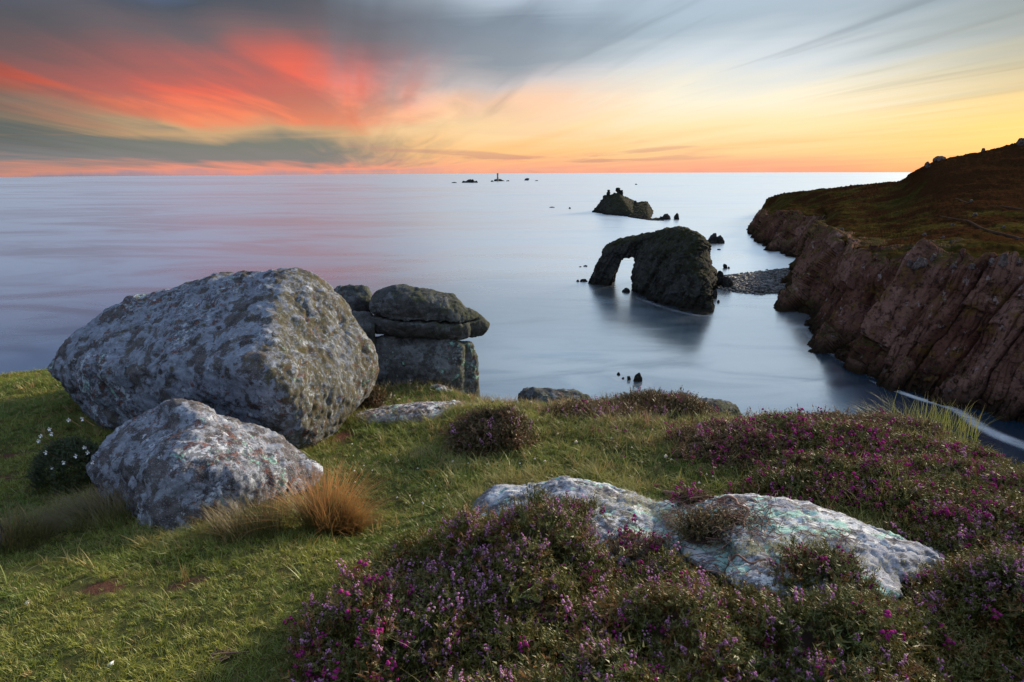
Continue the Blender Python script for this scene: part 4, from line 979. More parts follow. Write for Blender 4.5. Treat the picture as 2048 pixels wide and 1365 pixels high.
_trees = {}
def scatter(name, protos, pts, rot, scl, mats, base=(0, 0, 0), parent=None, pick=None):
    """protos: list of (verts, tris, material index per tri, tip 0..1 per vert); pts in world space, instanced inside one object"""
    pv = sum(len(p[0]) for p in protos); n = len(pts); base = np.asarray(base, float)
    V = np.concatenate([p[0] for p in protos] + [np.asarray(pts) - base]); F, o = [], 0
    for p in protos: F.append(np.asarray(p[1]) + o); o += len(p[0])
    F = np.concatenate(F); mi = np.concatenate([np.asarray(p[2]) for p in protos])
    ob = mesh_obj(name, V, F, mats, parent, smooth=False); me = ob.data
    me.polygons.foreach_set('material_index', mi.astype(np.int32))
    def put(nm, t, arr, key='value'): a = me.attributes.new(nm, t, 'POINT'); a.data.foreach_set(key, arr)
    put('pid', 'INT', np.concatenate([np.concatenate([np.full(len(p[0]), i) for i, p in enumerate(protos)]), np.full(n, -1)]).astype(np.int32))
    pk = RNG.integers(0, len(protos), n) if pick is None else pick
    put('pick', 'INT', np.concatenate([np.zeros(pv), pk]).astype(np.int32))
    put('rot', 'FLOAT_VECTOR', np.concatenate([np.zeros((pv, 3)), rot]).astype(np.float32).ravel(), 'vector')
    put('scl', 'FLOAT', np.concatenate([np.ones(pv), scl]).astype(np.float32))
    put('tip', 'FLOAT', np.concatenate([np.concatenate([p[3] for p in protos]), np.zeros(n)]).astype(np.float32))
    if parent is None: ob.location = tuple(base)
    k = len(protos)
    if k not in _trees: _trees[k] = scatter_tree(k)
    md = ob.modifiers.new('scatter', 'NODES'); md.node_group = _trees[k]; return ob

# ---- prototypes
def blade(r, L, w, bend, ang, root=(0, 0), lean=0.15, seg=3):
    """one grass blade: strip of tris"""
    d = np.array([np.cos(ang), np.sin(ang), 0]); sd = np.array([-d[1], d[0], 0]); t = np.linspace(0, 1, seg + 1)
    c = np.array([root[0], root[1], 0]) + d * (L * (lean * t + bend * t * t))[:, None] + np.array([0, 0, 1]) * (L * (t - 0.45 * bend * t * t))[:, None]
    ww = w * (1 - t ** 1.6) * 0.5; v = np.concatenate([c[:-1] - sd * ww[:-1, None], c[:-1] + sd * ww[:-1, None], c[-1:]]); n = seg; f = []
    for i in range(n - 1): f += [(i, n + i, n + i + 1), (i, n + i + 1, i + 1)]
    f.append((n - 1, 2 * n - 1, 2 * n)); return v, f, np.concatenate([t[:-1], t[:-1], t[-1:]])
def tuft_proto(seed, nb, L, w, spread, bend, seg=2):
    r = np.random.default_rng(seed); V, F, T, o = [], [], [], 0
    for _ in range(nb):
        v, f, t = blade(r, L * r.uniform(.5, 1.15), w * r.uniform(.7, 1.2), bend * r.uniform(.2, 1.6), r.uniform(0, 6.28), r.normal(0, spread, 2), r.uniform(-.1, .5), seg)
        V.append(v); F += [tuple(q + o for q in g) for g in f]; T.append(t); o += len(v)
    return np.concatenate(V), np.array(F), np.zeros(len(F), int), np.concatenate(T)
def sprig_proto(seed, leaves=70, shoots=3):
    """heather shoot, unit tall: stems with short needle leaves"""
    r = np.random.default_rng(seed); V, F, T, o = [], [], [], 0
    stems = [(np.zeros(3), r.normal(0, .12, 3) + [0, 0, 1])]
    for _ in range(shoots): b = np.array([0, 0, r.uniform(.15, .5)]); a = r.uniform(0, 6.28); stems.append((b, np.array([.35 * np.cos(a), .35 * np.sin(a), .55])))
    for b, d in stems:
        for k in range(leaves // len(stems)):
            t = r.uniform(.1, 1); p = b + d * t; a = r.uniform(0, 6.28); out = np.array([np.cos(a), np.sin(a), r.uniform(.3, 1.2)]); out /= np.linalg.norm(out)
            s = np.cross(out, [0, 0, 1.0]); s /= np.linalg.norm(s); L = r.uniform(.09, .17); w = .022
            V.append([p - s * w, p + s * w, p + out * L]); F.append((o, o + 1, o + 2)); T += [t * .7, t * .7, t]; o += 3
        sd = np.array([.012, 0, 0]); V.append([b - sd, b + sd, b + d]); F.append((o, o + 1, o + 2)); T += [0, 0, .3]; o += 3
    return np.concatenate(V), np.array(F), np.zeros(len(F), int), np.array(T), stems
def bells_proto(seed, stems, nb, size, lo=.35, spread=.06):
    r = np.random.default_rng(seed + 50); V, F, T, o = [], [], [], 0
    for _ in range(nb):
        b, d = stems[r.integers(0, len(stems))]; t = r.uniform(lo, 1.02); a = r.uniform(0, 6.28); p = b + d * t + np.array([np.cos(a), np.sin(a), 0]) * spread
        ax = np.array([np.cos(a) * .8, np.sin(a) * .8, -.5]); ax /= np.linalg.norm(ax); u = np.cross(ax, [0, 0, 1.0]); u /= np.linalg.norm(u); w = np.cross(ax, u); s = size * r.uniform(.7, 1.2)
        V.append([p - ax * s * .3, p + u * s * .45, p + w * s * .45, p - u * s * .45, p - w * s * .45, p + ax * s]); c = r.random()
        for i in range(4): F += [(o, o + 1 + i, o + 1 + (i + 1) % 4), (o + 5, o + 1 + (i + 1) % 4, o + 1 + i)]
        T += [c] * 6; o += 6
    return np.concatenate(V), np.array(F), np.zeros(len(F), int), np.array(T)

# ---- plant materials
def leaf_mat(name, low, high, tipc, dry, dry_amt=.5, scale=1.2, trans=.3):
    m, n, out = new_mat(name); g = n.node('ShaderNodeNewGeometry'); at = n.node('ShaderNodeAttribute'); at.attribute_name = 'tip'
    oi = n.node('ShaderNodeObjectInfo')
    c = n.mix(n.step(n.noise(g.outputs['Position'], scale, 5, .6), .36, .64), low, high)
    c = n.mix(n.math('MULTIPLY', n.step(oi.outputs['Random'], 1 - dry_amt, 1.0), .9), c, dry)
    c = n.mix(n.math('MULTIPLY', n.math('POWER', at.outputs['Fac'], 2.0), .7), c, tipc)
    d = n.node('ShaderNodeBsdfDiffuse'); n.set(d.inputs[0], c); t = n.node('ShaderNodeBsdfTranslucent'); n.set(t.inputs[0], c)
    x = n.node('ShaderNodeMixShader'); x.inputs[0].default_value = trans; n.l.new(d.outputs[0], x.inputs[1]); n.l.new(t.outputs[0], x.inputs[2])
    gl = n.node('ShaderNodeBsdfGlossy'); gl.inputs['Roughness'].default_value = .45; gl.inputs[0].default_value = (.8, .85, .9, 1)
    x2 = n.node('ShaderNodeMixShader'); x2.inputs[0].default_value = .03; n.l.new(x.outputs[0], x2.inputs[1]); n.l.new(gl.outputs[0], x2.inputs[2]); n.l.new(x2.outputs[0], out.inputs[0]); return m
M_turf = leaf_mat('turf_grass', (.066, .135, .018), (.195, .220, .032), (.28, .28, .070), (.28, .20, .085), .25, 1.6)
M_long = leaf_mat('long_grass', (.12, .18, .03), (.20, .20, .05), (.34, .28, .11), (.32, .21, .085), .3, 2.0)
M_seed = leaf_mat('seeding_grass', (.17, .15, .05), (.25, .19, .075), (.38, .27, .14), (.36, .20, .11), .4, 2.0)
M_heath = leaf_mat('heather_leaf', (.040, .066, .009), (.085, .092, .014), (.14, .10, .022), (.17, .055, .018), .35, 3.0, .2)
M_heath2 = leaf_mat('heather_leaf_bronze', (.050, .052, .016), (.085, .068, .024), (.15, .085, .038), (.16, .06, .034), .4, 3.0, .2)
def petal_mat(name, a, b, c):
    m, n, out = new_mat(name); at = n.node('ShaderNodeAttribute'); at.attribute_name = 'tip'; oi = n.node('ShaderNodeObjectInfo')
    col = n.ramp(n.math('FRACT', n.math('ADD', at.outputs['Fac'], n.math('MULTIPLY', oi.outputs['Random'], .6))), [(0, a), (.55, b), (.85, a), (1, c)])
    d = n.node('ShaderNodeBsdfDiffuse'); n.set(d.inputs[0], col); t = n.node('ShaderNodeBsdfTranslucent'); n.set(t.inputs[0], col)
    x = n.node('ShaderNodeMixShader'); x.inputs[0].default_value = .35; n.l.new(d.outputs[0], x.inputs[1]); n.l.new(t.outputs[0], x.inputs[2]); n.l.new(x.outputs[0], out.inputs[0]); return m
M_ling = petal_mat('ling_blossom', (.40, .16, .36), (.60, .32, .54), (.70, .50, .60))
M_bell = petal_mat('bell_heather_blossom', (.28, .03, .15), (.42, .05, .27), (.36, .10, .10))
M_wood = plain('heather_stem', (.055, .035, .028), .9, .4, 20)
M_root = plain('bleached_root', (.17, .10, .085), .85, .4, 30)

# ---- turf
def sample_plan(n, y0, y1, seed, power=-1.2, k=1.0, pad=.9):
    r = np.random.default_rng(seed); ys = np.linspace(y0, y1, 400); wgt = ys ** power * (2 * k * ys + 2 * pad); cdf = np.cumsum(wgt); cdf /= cdf[-1]
    y = np.interp(r.random(n), cdf, ys); x = (r.random(n) * 2 - 1) * (k * y + pad); return np.c_[x, y], r
SPR = [sprig_proto(20 + i, 84, 4) for i in range(4)]
SPRIGS = [s[:4] for s in SPR]
LING = [bells_proto(i, SPR[i][4][:1], 18, .07, .45, .045) for i in range(4)]
BELL = [bells_proto(i + 9, SPR[i][4][:2], 12, .12, .66, .07) for i in range(4)]

BUSHES = []        # (x, y, rx, ry, h) of every heather mound, filled below before the turf is sown
def bush_h(p):
    h = np.zeros(len(p))
    for x, y, rx, ry, H in BUSHES: h = np.maximum(h, H * np.maximum(0, 1 - ((p[:, 0] - x) / rx) ** 2 - ((p[:, 1] - y) / ry) ** 2) ** .6)
    return h
def plan(px, py): return plane_hit(px, py)
front = [(-.02, 1.98, .52, .46, .34, 1875, 0.383, 0.048, 0, 'tall heather bush hiding the front of the teal lichened outcrop'),
         (-.44, 1.74, .36, .42, .22, 1000, 0.321, 0.132, 0, 'heather bush at the turf side with grass blades and magenta blooms'),
         (.58, 1.74, .46, .38, .22, 1375, 0.230, 0.042, 0, 'dark heather bush below the low front ledge'),
         (1.15, 1.66, .48, .34, .18, 1375, 0.168, 0.030, 0, 'green heather bush under the right end of the ledge, few blooms'),
         (1.98, 1.74, .46, .36, .22, 1625, 0.422, 0.030, 0, 'lilac flowering heather bush filling the lower right corner'),
         (.20, 1.36, .55, .34, .20, 1500, 0.345, 0.048, 0, 'heather bush at the bottom edge, dotted lilac'),
         (.98, 1.26, .55, .34, .17, 1375, 0.230, 0.030, 0, 'dark green heather bush at the bottom edge right of middle'),
         (2.32, 2.35, .36, .30, .09, 875, 0.383, 0.150, 0, 'heather patch beside the right tip of the outcrop')]
mid = []
for (px, py, rx, ry, H, n, fl, bl, hue, lab) in [
    (982, 893, .28, .22, .20, 1000, 0.045, 0.000, 1, 'dark rounded heather hummock alone in the middle turf'),
    (1320, 822, .44, .24, .05, 750, 0.045, 0.012, 1, 'olive heather hump on the cliff edge between two edge rocks'),
    (1450, 905, .40, .30, .08, 750, 0.068, 0.150, 1, 'reddish heather patch where grass meets the purple bank'),
    (1570, 905, .44, .30, .07, 1000, 0.068, 0.165, 0, 'purple bell heather nearest the small white edge stone'),
    (1720, 915, .46, .30, .07, 1125, 0.054, 0.180, 0, 'dense purple bell heather crowning the bank'),
    (1860, 945, .42, .30, .07, 1125, 0.054, 0.165, 0, 'purple bell heather near the dark cleft'),
    (1640, 985, .48, .32, .10, 1125, 0.068, 0.135, 0, 'bell heather below the bank crown, thinning into grass'),
    (1810, 1010, .46, .34, .12, 1125, 0.068, 0.165, 0, 'deep magenta bell heather in the shaded hollow'),
    (1980, 1015, .40, .32, .10, 1125, 0.068, 0.165, 0, 'bell heather bush at the far right of the bank'),
    (1960, 1085, .40, .30, .12, 875, 0.068, 0.150, 0, 'lowest bell heather bush of the bank, right edge'),
    (1600, 868, .42, .22, .03, 625, 0.045, 0.030, 1, 'low brown heather along the edge behind the white stone'),
    (1780, 876, .42, .22, .04, 625, 0.023, 0.030, 1, 'dark green heather tump on the skyline of the bank'),
    (1200, 838, .44, .28, .05, 625, 0.090, 0.030, 1, 'brown heather spread behind the two humped edge rock'),
    (735, 812, .18, .16, .14, 325, 0.009, 0.000, 1, 'small dark bush at the right foot of the largest boulder'),
    (772, 752, .16, .14, .22, 275, 0.023, 0.030, 1, 'small bush squeezed between largest boulder and rock pile')]:
    q = plan(px, py); mid.append((q[0], q[1], rx, ry, H, n, fl, bl, hue, lab))
for b in front + mid: BUSHES.append(b[:5])

def make_bush(x, y, rx, ry, H, n, fl, bl, hue, label, seed, z0=None):
    r = np.random.default_rng(seed); gz = (lambda p: np.full(len(p), z0)) if z0 is not None else G
    base = np.array([x, y, gz(np.array([[x, y]]))[0]]); root = empty('heather_bush', base); tag(root, label, 'heather', 'heather bushes on the cliff top')
    a = r.uniform(0, 6.28, n); rr = np.sqrt(r.random(n)) * 1.0; rag = lambda a_: 1 + .34 * perlin(np.c_[np.cos(a_) * 1.6 + seed, np.sin(a_) * 1.6, np.full(len(a_), seed * 1.3)]); p = np.c_[x + rx * rr * rag(a) * np.cos(a), y + ry * rr * rag(a) * np.sin(a)]
    q3 = np.c_[p, np.zeros(n)]
    hh = H * np.maximum(0, 1 - rr ** 2) ** .6 * (1 + .7 * fbm(q3 * 4.0 + seed, 3)) + .02
    z = gz(p) + hh
    far = max(1.0, y / 2.6)
    sc = r.uniform(.06, .125, n) * (1 + .5 * (r.random(n) < .06)) * far ** .35
    out = np.c_[(p[:, 0] - x) / rx, (p[:, 1] - y) / ry] * .75
    rot = np.c_[-out[:, 1] * .8 + r.normal(0, .3, n), out[:, 0] * .8 + r.normal(0, .3, n), r.uniform(0, 6.28, n)]
    pts = np.c_[p, z - sc * .55]
    # woody core
    k = 18; g = np.linspace(-1, 1, k); X, Y = np.meshgrid(g, g, indexing='ij'); mapx = X * np.sqrt(1 - Y * Y / 2); mapy = Y * np.sqrt(1 - X * X / 2); R2 = np.minimum(mapx ** 2 + mapy ** 2, 1)
    ca = np.arctan2(mapy.ravel(), mapx.ravel()); cp = np.c_[x + rx * .95 * rag(ca) * mapx.ravel(), y + ry * .95 * rag(ca) * mapy.ravel()]
    cz = gz(cp) + (H * (1 - R2.ravel()) ** .6 * (1 + .7 * fbm(np.c_[cp, np.zeros(k * k)] * 4.0 + seed, 3))) - .06
    i, j = np.meshgrid(np.arange(k - 1), np.arange(k - 1), indexing='ij'); f = np.stack([i * k + j, (i + 1) * k + j, (i + 1) * k + j + 1, i * k + j + 1], -1).reshape(-1, 4)
    mesh_obj('woody_core', np.c_[cp, cz] - base, f, M_wood, root)
    pick = r.integers(0, 4, n)
    o = scatter('foliage', SPRIGS, pts, rot, sc, [M_heath2 if hue else M_heath], base, root, pick); o['kind'] = 'stuff'
    patch = perlin(q3 * 4 + 3 * seed) * .9
    s1 = r.random(n) < np.clip(fl + patch * fl * 2.6, 0, 1); s2 = (~s1) & (r.random(n) < np.clip(bl + perlin(q3 * 5 - seed) * bl * 1.6, 0, 1))
    for nm, s, pr, mt in (('lilac_blossom', s1, LING, M_ling), ('magenta_blossom', s2, BELL, M_bell)):
        if s.sum() > 3: o = scatter(nm, pr, pts[s], rot[s], sc[s] * 1.04, [mt], base, root, pick[s]); o['kind'] = 'stuff'
    return root
for k, b in enumerate(front + mid): make_bush(*b, seed=k + 1)

TURF = [tuft_proto(i, 11, 1.0, .085, .28, .55) for i in range(5)]
def sow(name, protos, n, y0, y1, seed, size, mat, label, dens=None, power=-1.2, sink=.0, pad=.9):
    p, r = sample_plan(n, y0, y1, seed, power, pad=pad); q3 = np.c_[p, np.zeros(n)]
    d = poly_sd(p, EDGE); keep = (d < .35) & (bush_h(p) < .06)
    keep &= r.random(n) > np.clip(soil(p) * 1.5 - .1 + .8 * (fbm(q3 * 14, 2)) * (soil(p) > .1), 0, .93)
    if dens is not None: keep &= r.random(n) < dens(p, q3)
    p = p[keep]; n = len(p); sc = size(p, r) * r.uniform(.65, 1.3, n)
    rot = np.c_[r.normal(0, .25, n), r.normal(.12, .25, n), r.uniform(0, 6.28, n)]
    z = G(p); o = scatter(name, protos, np.c_[p, z - sink], rot, sc, [mat]); tag(o, label, 'grass', kind='stuff'); return o
def blob(p, pix, rad):
    s = np.zeros(len(p))
    for (px, py), r_ in zip(pix, rad): c = plan(px, py); s = np.maximum(s, np.exp(-((p - c) ** 2).sum(1) / r_ ** 2))
    return s
sow('turf_grass', TURF, 78000, 1.0, 8.0, 1, lambda p, r: .026 + .012 * np.clip((p[:, 1] - 2.5) / 3, 0, 1) + .03 * np.clip(perlin(np.c_[p, p[:, :1] * 0] * 2.3), 0, 1), M_turf, 'short green turf covering the cliff top')
LONGP = [tuft_proto(40 + i, 9, 1.0, .035, .10, .55, 3) for i in range(4)]
sow('long_grass', LONGP, 44000, 1.6, 7.2, 2, lambda p, r: .08 + .045 * r.random(len(p)), M_long, 'longer yellow green grass in the middle of the slope',
    lambda p, q: np.clip(1.2 * blob(p, [(1000, 930), (1180, 900), (1300, 880), (1450, 900), (1100, 960), (900, 860), (1250, 960), (1700, 985), (1850, 870)], [.5, .55, .6, .6, .4, .4, .4, .4, .5]) * (0.55 + fbm(q * 2.2, 3)), .02, 1), -.4)
sow('seeding_grass', LONGP, 20000, 3.2, 7.2, 3, lambda p, r: .10 + .03 * r.random(len(p)), M_seed, 'straw coloured seeding grass along the cliff edge',
    lambda p, q: np.clip(1.1 * blob(p, [(800, 770), (760, 760), (900, 785), (1000, 800), (1130, 815), (1380, 870), (1500, 880), (1250, 860)], [.45, .3, .4, .4, .4, .4, .4, .4]) * (.6 + fbm(q * 2.5, 3)), .01, 1), -.2)
def bank_grass():
    p, r = sample_plan(9000, 2.6, 6.2, 31, -.3); q3 = np.c_[p, np.zeros(len(p))]
    s = blob(p, [(1500, 900), (1650, 930), (1800, 950), (1950, 1000), (1700, 1000), (1850, 1050), (1750, 870), (1880, 880)], [.5, .5, .5, .5, .5, .5, .4, .4])
    keep = (r.random(len(p)) < s * (.25 + 1.5 * np.maximum(0, fbm(q3 * 1.8 + 4, 3)))) & (poly_sd(p, EDGE) < .3); p = p[keep]; n = len(p); sc = r.uniform(.09, .17, n)
    tag(scatter('bank_grass', LONGP, np.c_[p, G(p) + bush_h(p) * .75 - .03], np.c_[r.normal(0, .3, n), r.normal(-.15, .3, n), r.uniform(0, 6.28, n)], sc, [M_long]), 'golden green grass growing through the purple bank', 'grass', kind='stuff')
    pts = [(600, 902), (640, 890), (690, 850), (560, 900), (350, 1085), (300, 1078), (235, 1040), (190, 1000), (430, 1062), (560, 1000), (168, 845), (200, 860), (640, 965), (720, 830), (930, 1045), (950, 1010), (1000, 975), (1060, 968), (1250, 985), (905, 840), (740, 845), (820, 843), (1650, 1050), (1750, 1078), (1550, 1000)]
    P_ = np.concatenate([plan(*q) + r.normal(0, .07, (70, 2)) for q in pts]); n = len(P_); sc = r.uniform(.05, .11, n)
    tag(scatter('fringe_grass', LONGP, np.c_[P_, G(P_) - .005], np.c_[r.normal(0, .3, (n, 2)), r.uniform(0, 6.28, n)], sc, [M_long]), 'longer grass fringing the feet of the rocks', 'grass', kind='stuff')
bank_grass()
# heather and grass mixed over the bank between the bushes
def cover():
    p, r = sample_plan(14000, 2.4, 6.5, 9, -.3); q3 = np.c_[p, np.zeros(len(p))]
    s = blob(p, [(1250, 850), (1400, 860), (1550, 880), (1700, 900), (1900, 960), (1650, 960), (1130, 850), (1850, 1040), (1500, 940)], [.5, .5, .5, .6, .7, .6, .4, .6, .4])
    keep = (r.random(len(p)) < s * (.5 + 1.3 * fbm(q3 * 2.4 + 8, 3))) & (poly_sd(p, EDGE) < .3) & (bush_h(p) < .1); p = p[keep]; n = len(p)
    sc = r.uniform(.06, .11, n); pk = r.integers(0, 4, n); rot = np.c_[r.normal(0, .3, n), r.normal(0, .3, n), r.uniform(0, 6.28, n)]; pts = np.c_[p, G(p) - .012]
    tag(scatter('heather_cover', SPRIGS, pts, rot, sc, [M_heath2], pick=pk), 'low bronze heather creeping through the grass of the bank', 'heather', kind='stuff')
    s2 = r.random(n) < .14 * (p[:, 0] > .6) + .03
    tag(scatter('heather_bloom_cover', BELL, pts[s2], rot[s2], sc[s2], [M_bell], pick=pk[s2]), 'scattered magenta bells through the low bronze heather', 'heather', kind='stuff')
cover()
# wiry grass through the front heather
def wiry():
    r = np.random.default_rng(12); P_, S_ = [], []
    for (x, y, rad, n) in [(-.52, 1.75, .26, 420), (-.35, 1.95, .2, 260), (-.3, 1.5, .3, 200), (.9, 1.7, .5, 130), (1.3, 1.5, .5, 130), (1.6, 2.2, .5, 140), (.5, 1.3, .5, 100), (2.1, 2.3, .4, 160), (1.2, 1.95, .3, 120), (1.8, 3.6, .5, 220), (2.5, 3.4, .5, 220), (2.7, 4.1, .4, 160), (1.3, 4.0, .5, 220), (3.0, 3.3, .3, 120)]:
        P_.append(np.c_[r.normal(x, rad * .5, n), r.normal(y, rad * .5, n)]); S_.append(r.uniform(.10, .22, n) * (1.1 if x < 0 else .85))
    p = np.concatenate(P_); s = np.concatenate(S_); n = len(p); z = G(p) + bush_h(p) * .8 - .06
    rot = np.c_[r.normal(0, .35, n), r.normal(.3, .35, n), r.uniform(0, 6.28, n)]
    pr = [tuft_proto(70 + i, 2, 1.0, .014, .05, .9, 5) for i in range(4)]
    tag(scatter('wiry_grass', pr, np.c_[p, z], rot, s, [M_long]), 'thin wiry grass blades growing through the front heather', 'grass', kind='stuff')
wiry()

# ---- grass tufts beside the small boulder
def big_tuft(px, py, n, L, lean, rad, mat, label, seed, wid=.0038, D=None):
    r = np.random.default_rng(seed); b = np.array([*plan(px, py), 0]); b[2] = G(b[None, :2])[0]; V, F, T, o = [], [], [], 0
    for _ in range(n):
        a = r.uniform(0, 6.28); rr = rad * np.sqrt(r.random()); root = np.array([rr * np.cos(a), rr * .7 * np.sin(a)])
        dirv = np.array([lean + root[0] / rad * .55 + r.normal(0, .28), root[1] / rad * .4 + r.normal(0, .28)]); mag = np.linalg.norm(dirv)
        v, f, t = blade(r, L * r.uniform(.55, 1.1), wid, min(mag, 1.1) * .75, np.arctan2(dirv[1], dirv[0]), root, mag * .35, 5)
        v[:, 2] += G(b[None, :2] + root)[0] - b[2] - .01 if _ % 12 == 0 else -.01
        V.append(v); F += [tuple(q + o for q in g) for g in f]; T.append(t); o += len(v)
    ob = mesh_obj('grass_tuft', np.concatenate(V), np.array(F), mat, smooth=False); ob.location = tuple(b)
    at = ob.data.attributes.new('tip', 'FLOAT', 'POINT'); at.data.foreach_set('value', np.concatenate(T).astype(np.float32)); tag(ob, label, 'grass tuft', 'grass tufts by the boulders')
M_or = leaf_mat('orange_grass', (.10, .115, .03), (.16, .12, .04), (.78, .31, .13), (.5, .18, .08), .0, 5, .5)
M_br = leaf_mat('brown_grass', (.075, .085, .025), (.11, .095, .035), (.22, .14, .07), (.22, .11, .05), .0, 5, .35)
big_tuft(655, 1060, 900, .40, .16, .11, M_or, 'wispy grass tuft with orange tips at the right end of the smaller boulder', 1)
big_tuft(700, 1056, 520, .22, .22, .07, M_or, 'low orange fringe of grass on the turf side of the wispy tuft', 5)
big_tuft(510, 1070, 800, .20, -.05, .20, M_br, 'brown grass tuft under the front of the smaller boulder', 2)
big_tuft(200, 1045, 600, .20, -.5, .22, M_br, 'dull grass tuft at the left foot of the smaller boulder', 3)
big_tuft(35, 1095, 500, .22, .15, .16, M_br, 'dull grass tuft at the left picture edge', 4)
big_tuft(1840, 872, 420, .26, -.35, .40, M_long, 'windblown green grass hanging over the dark cleft', 6)

# ---- white flowered cushion beside the boulders
def campion():
    q = plan(150, 965); x, y = q; base = np.array([x, y, G(q[None])[0]]); root = empty('flowering_cushion', base); tag(root, 'dark leafy cushion with white flowers at the left foot of the boulders', 'plant')
    r = np.random.default_rng(5); n = 900; a = r.uniform(0, 6.28, n); rr = np.sqrt(r.random(n)); p = np.c_[x + .21 * rr * np.cos(a), y + .2 * rr * np.sin(a)]
    sc = r.uniform(.05, .085, n); z = G(p) + .26 * (1 - rr ** 2) ** .6 - .03; rot = np.c_[-r.normal(0, .4, n), r.normal(0, .4, n), r.uniform(0, 6.28, n)]
    m = leaf_mat('cushion_leaf', (.022, .035, .012), (.04, .055, .02), (.05, .06, .025), (.05, .05, .02), .2, 4, .15)
    o = scatter('foliage', SPRIGS, np.c_[p, z], rot, sc, [m], base, root); o['kind'] = 'stuff'
    wm = plain('white_petal', (.74, .74, .78), .7, .08, 40)
    for (px, py) in [(82, 872), (104, 868), (78, 882), (170, 895), (152, 912), (128, 925), (104, 935), (165, 838), (138, 840), (92, 905), (186, 925), (176, 905), (100, 858)]:
        D = base[1] - .22 + .10 * r.random(); c = P(px, py, D); v, f = [], []
        for k in range(5):
            t = 6.283 * k / 5 + r.random(); d = np.array([np.cos(t), -.35 + .2 * np.sin(t), np.sin(t)]); s = np.cross(d, [0, 1, .2]); s /= np.linalg.norm(s); o_ = len(v)
            v += [[0, 0, 0], d * .010 + s * .005, d * .014, d * .010 - s * .005]; f.append((o_, o_ + 1, o_ + 2, o_ + 3))
        fl = mesh_obj('flower', np.array(v) + c - base, f, wm, root, smooth=False)
        sp = c.copy(); sp[2] = max(G(c[None, :2])[0], c[2] - .07); v, f = tube_mesh(np.linspace(c + [0, .004, 0], sp + [.02, .05, 0], 4), .0016, 4); mesh_obj('stem', v - c + c - base, f, M_wood, fl).parent = fl
campion()

# ---- thrift and other single flowers
M_thrift = plain('thrift_head', (.56, .46, .38), .9, .25, 60); M_pink = plain('pink_thrift_head', (.46, .20, .30), .9, .25, 60); M_white = plain('clover_head', (.62, .62, .60), .9, .15, 60); M_stalk = plain('flower_stalk', (.12, .12, .05), .8, .3, 20)
bm = bmesh.new(); bmesh.ops.create_icosphere(bm, subdivisions=2, radius=1); _iv = np.array([q.co[:] for q in bm.verts]); _if = np.array([[q.index for q in t.verts] for t in bm.faces]); bm.free()
_iv = _iv * (1 + .18 * np.random.default_rng(3).normal(size=(len(_iv), 1))) * [1, 1, .8]
_head = {}
def flower(px, py, size, stalk, mat, label, group, name='thrift_flower'):
    c = hit(px, py); key = mat.name
    if c[1] > 8: return
    gz = c - [0, 0, 0]; root = empty(name, gz - [0, 0, stalk * .6]); tag(root, label, 'flower', group)
    if key not in _head:
        h = mesh_obj('flower_head', _iv, _if, mat, root); v, f = tube_mesh(np.array([[0, 0, 0], [.02, 0, .4], [-.02, .01, .75], [0, 0, 1.0]]), .022, 5); s = mesh_obj('stalk', v, f, M_stalk, root); _head[key] = (h, s)
    else:
        h, s = (q.copy() for q in _head[key]); COL.objects.link(h); COL.objects.link(s); h.parent = s.parent = root
    h.scale = (size,) * 3; h.location = (0, 0, stalk); s.scale = (stalk,) * 3
for (px, py, lab) in [(1314, 822, 'pale round thrift head on the heather hump by the cliff edge'), (1378, 866, 'pale thrift head right of the hump among reddish grass'), (1152, 893, 'large pale thrift head in grass right of the dark hummock'),
    (1331, 922, 'pale thrift head in tall green grass above the outcrop'), (1490, 877, 'pale thrift head at the left end of the purple bank'), (1832, 918, 'white thrift head standing over the purple bank crown'), (1660, 902, 'white flower head in the middle of the purple bank'),
    (1755, 848, 'pale thrift head on the skyline of the bank'), (1010, 838, 'pale thrift head beside the dark hummock top'), (1062, 812, 'thrift head behind the dark hummock, near the edge')]:
    flower(px, py, .012, .09, M_thrift, lab, 'thrift heads on the cliff top')
r_ = np.random.default_rng(21)
for _ in range(42): flower(r_.uniform(850, 1480), r_.uniform(835, 985), r_.uniform(.006, .009), .06, M_thrift, 'small pale thrift head among the middle grass', 'small thrift heads in the middle grass')
for _ in range(34): flower(r_.uniform(700, 1050), r_.uniform(890, 1020), r_.uniform(.004, .0065), .03, M_white, 'tiny white clover head in the short turf', 'white clover heads in the turf', 'clover_flower')
for _ in range(16): flower(r_.uniform(700, 960), r_.uniform(755, 800), .009, .08, M_thrift, 'small faded thrift head in the straw grass before the rock pile', 'faded thrift heads before the rock pile')
for (px, py) in [(1790, 1090), (1770, 1105), (1800, 1112), (1830, 1130), (1690, 1110), (1850, 1120), (1745, 1098), (1880, 1128), (1870, 1142), (1905, 1135), (1940, 1132), (1965, 1140), (1990, 1148), (2010, 1142)]:
    flower(px, py, .013, .10, M_pink, 'pink thrift head over the right tip of the outcrop', 'pink thrift at the outcrop tip')
flower(976, 932, .014, .02, M_white, 'white flower low in grass in front of the dark hummock', 'single white flowers', 'white_flower')
flower(222, 1332, .010, .012, M_white, 'white flower in dark turf at the bottom, left part', 'single white flowers', 'white_flower')
flower(55, 1208, .010, .012, M_white, 'white fleck of a flower in dark turf near the soil patch', 'single white flowers', 'white_flower')

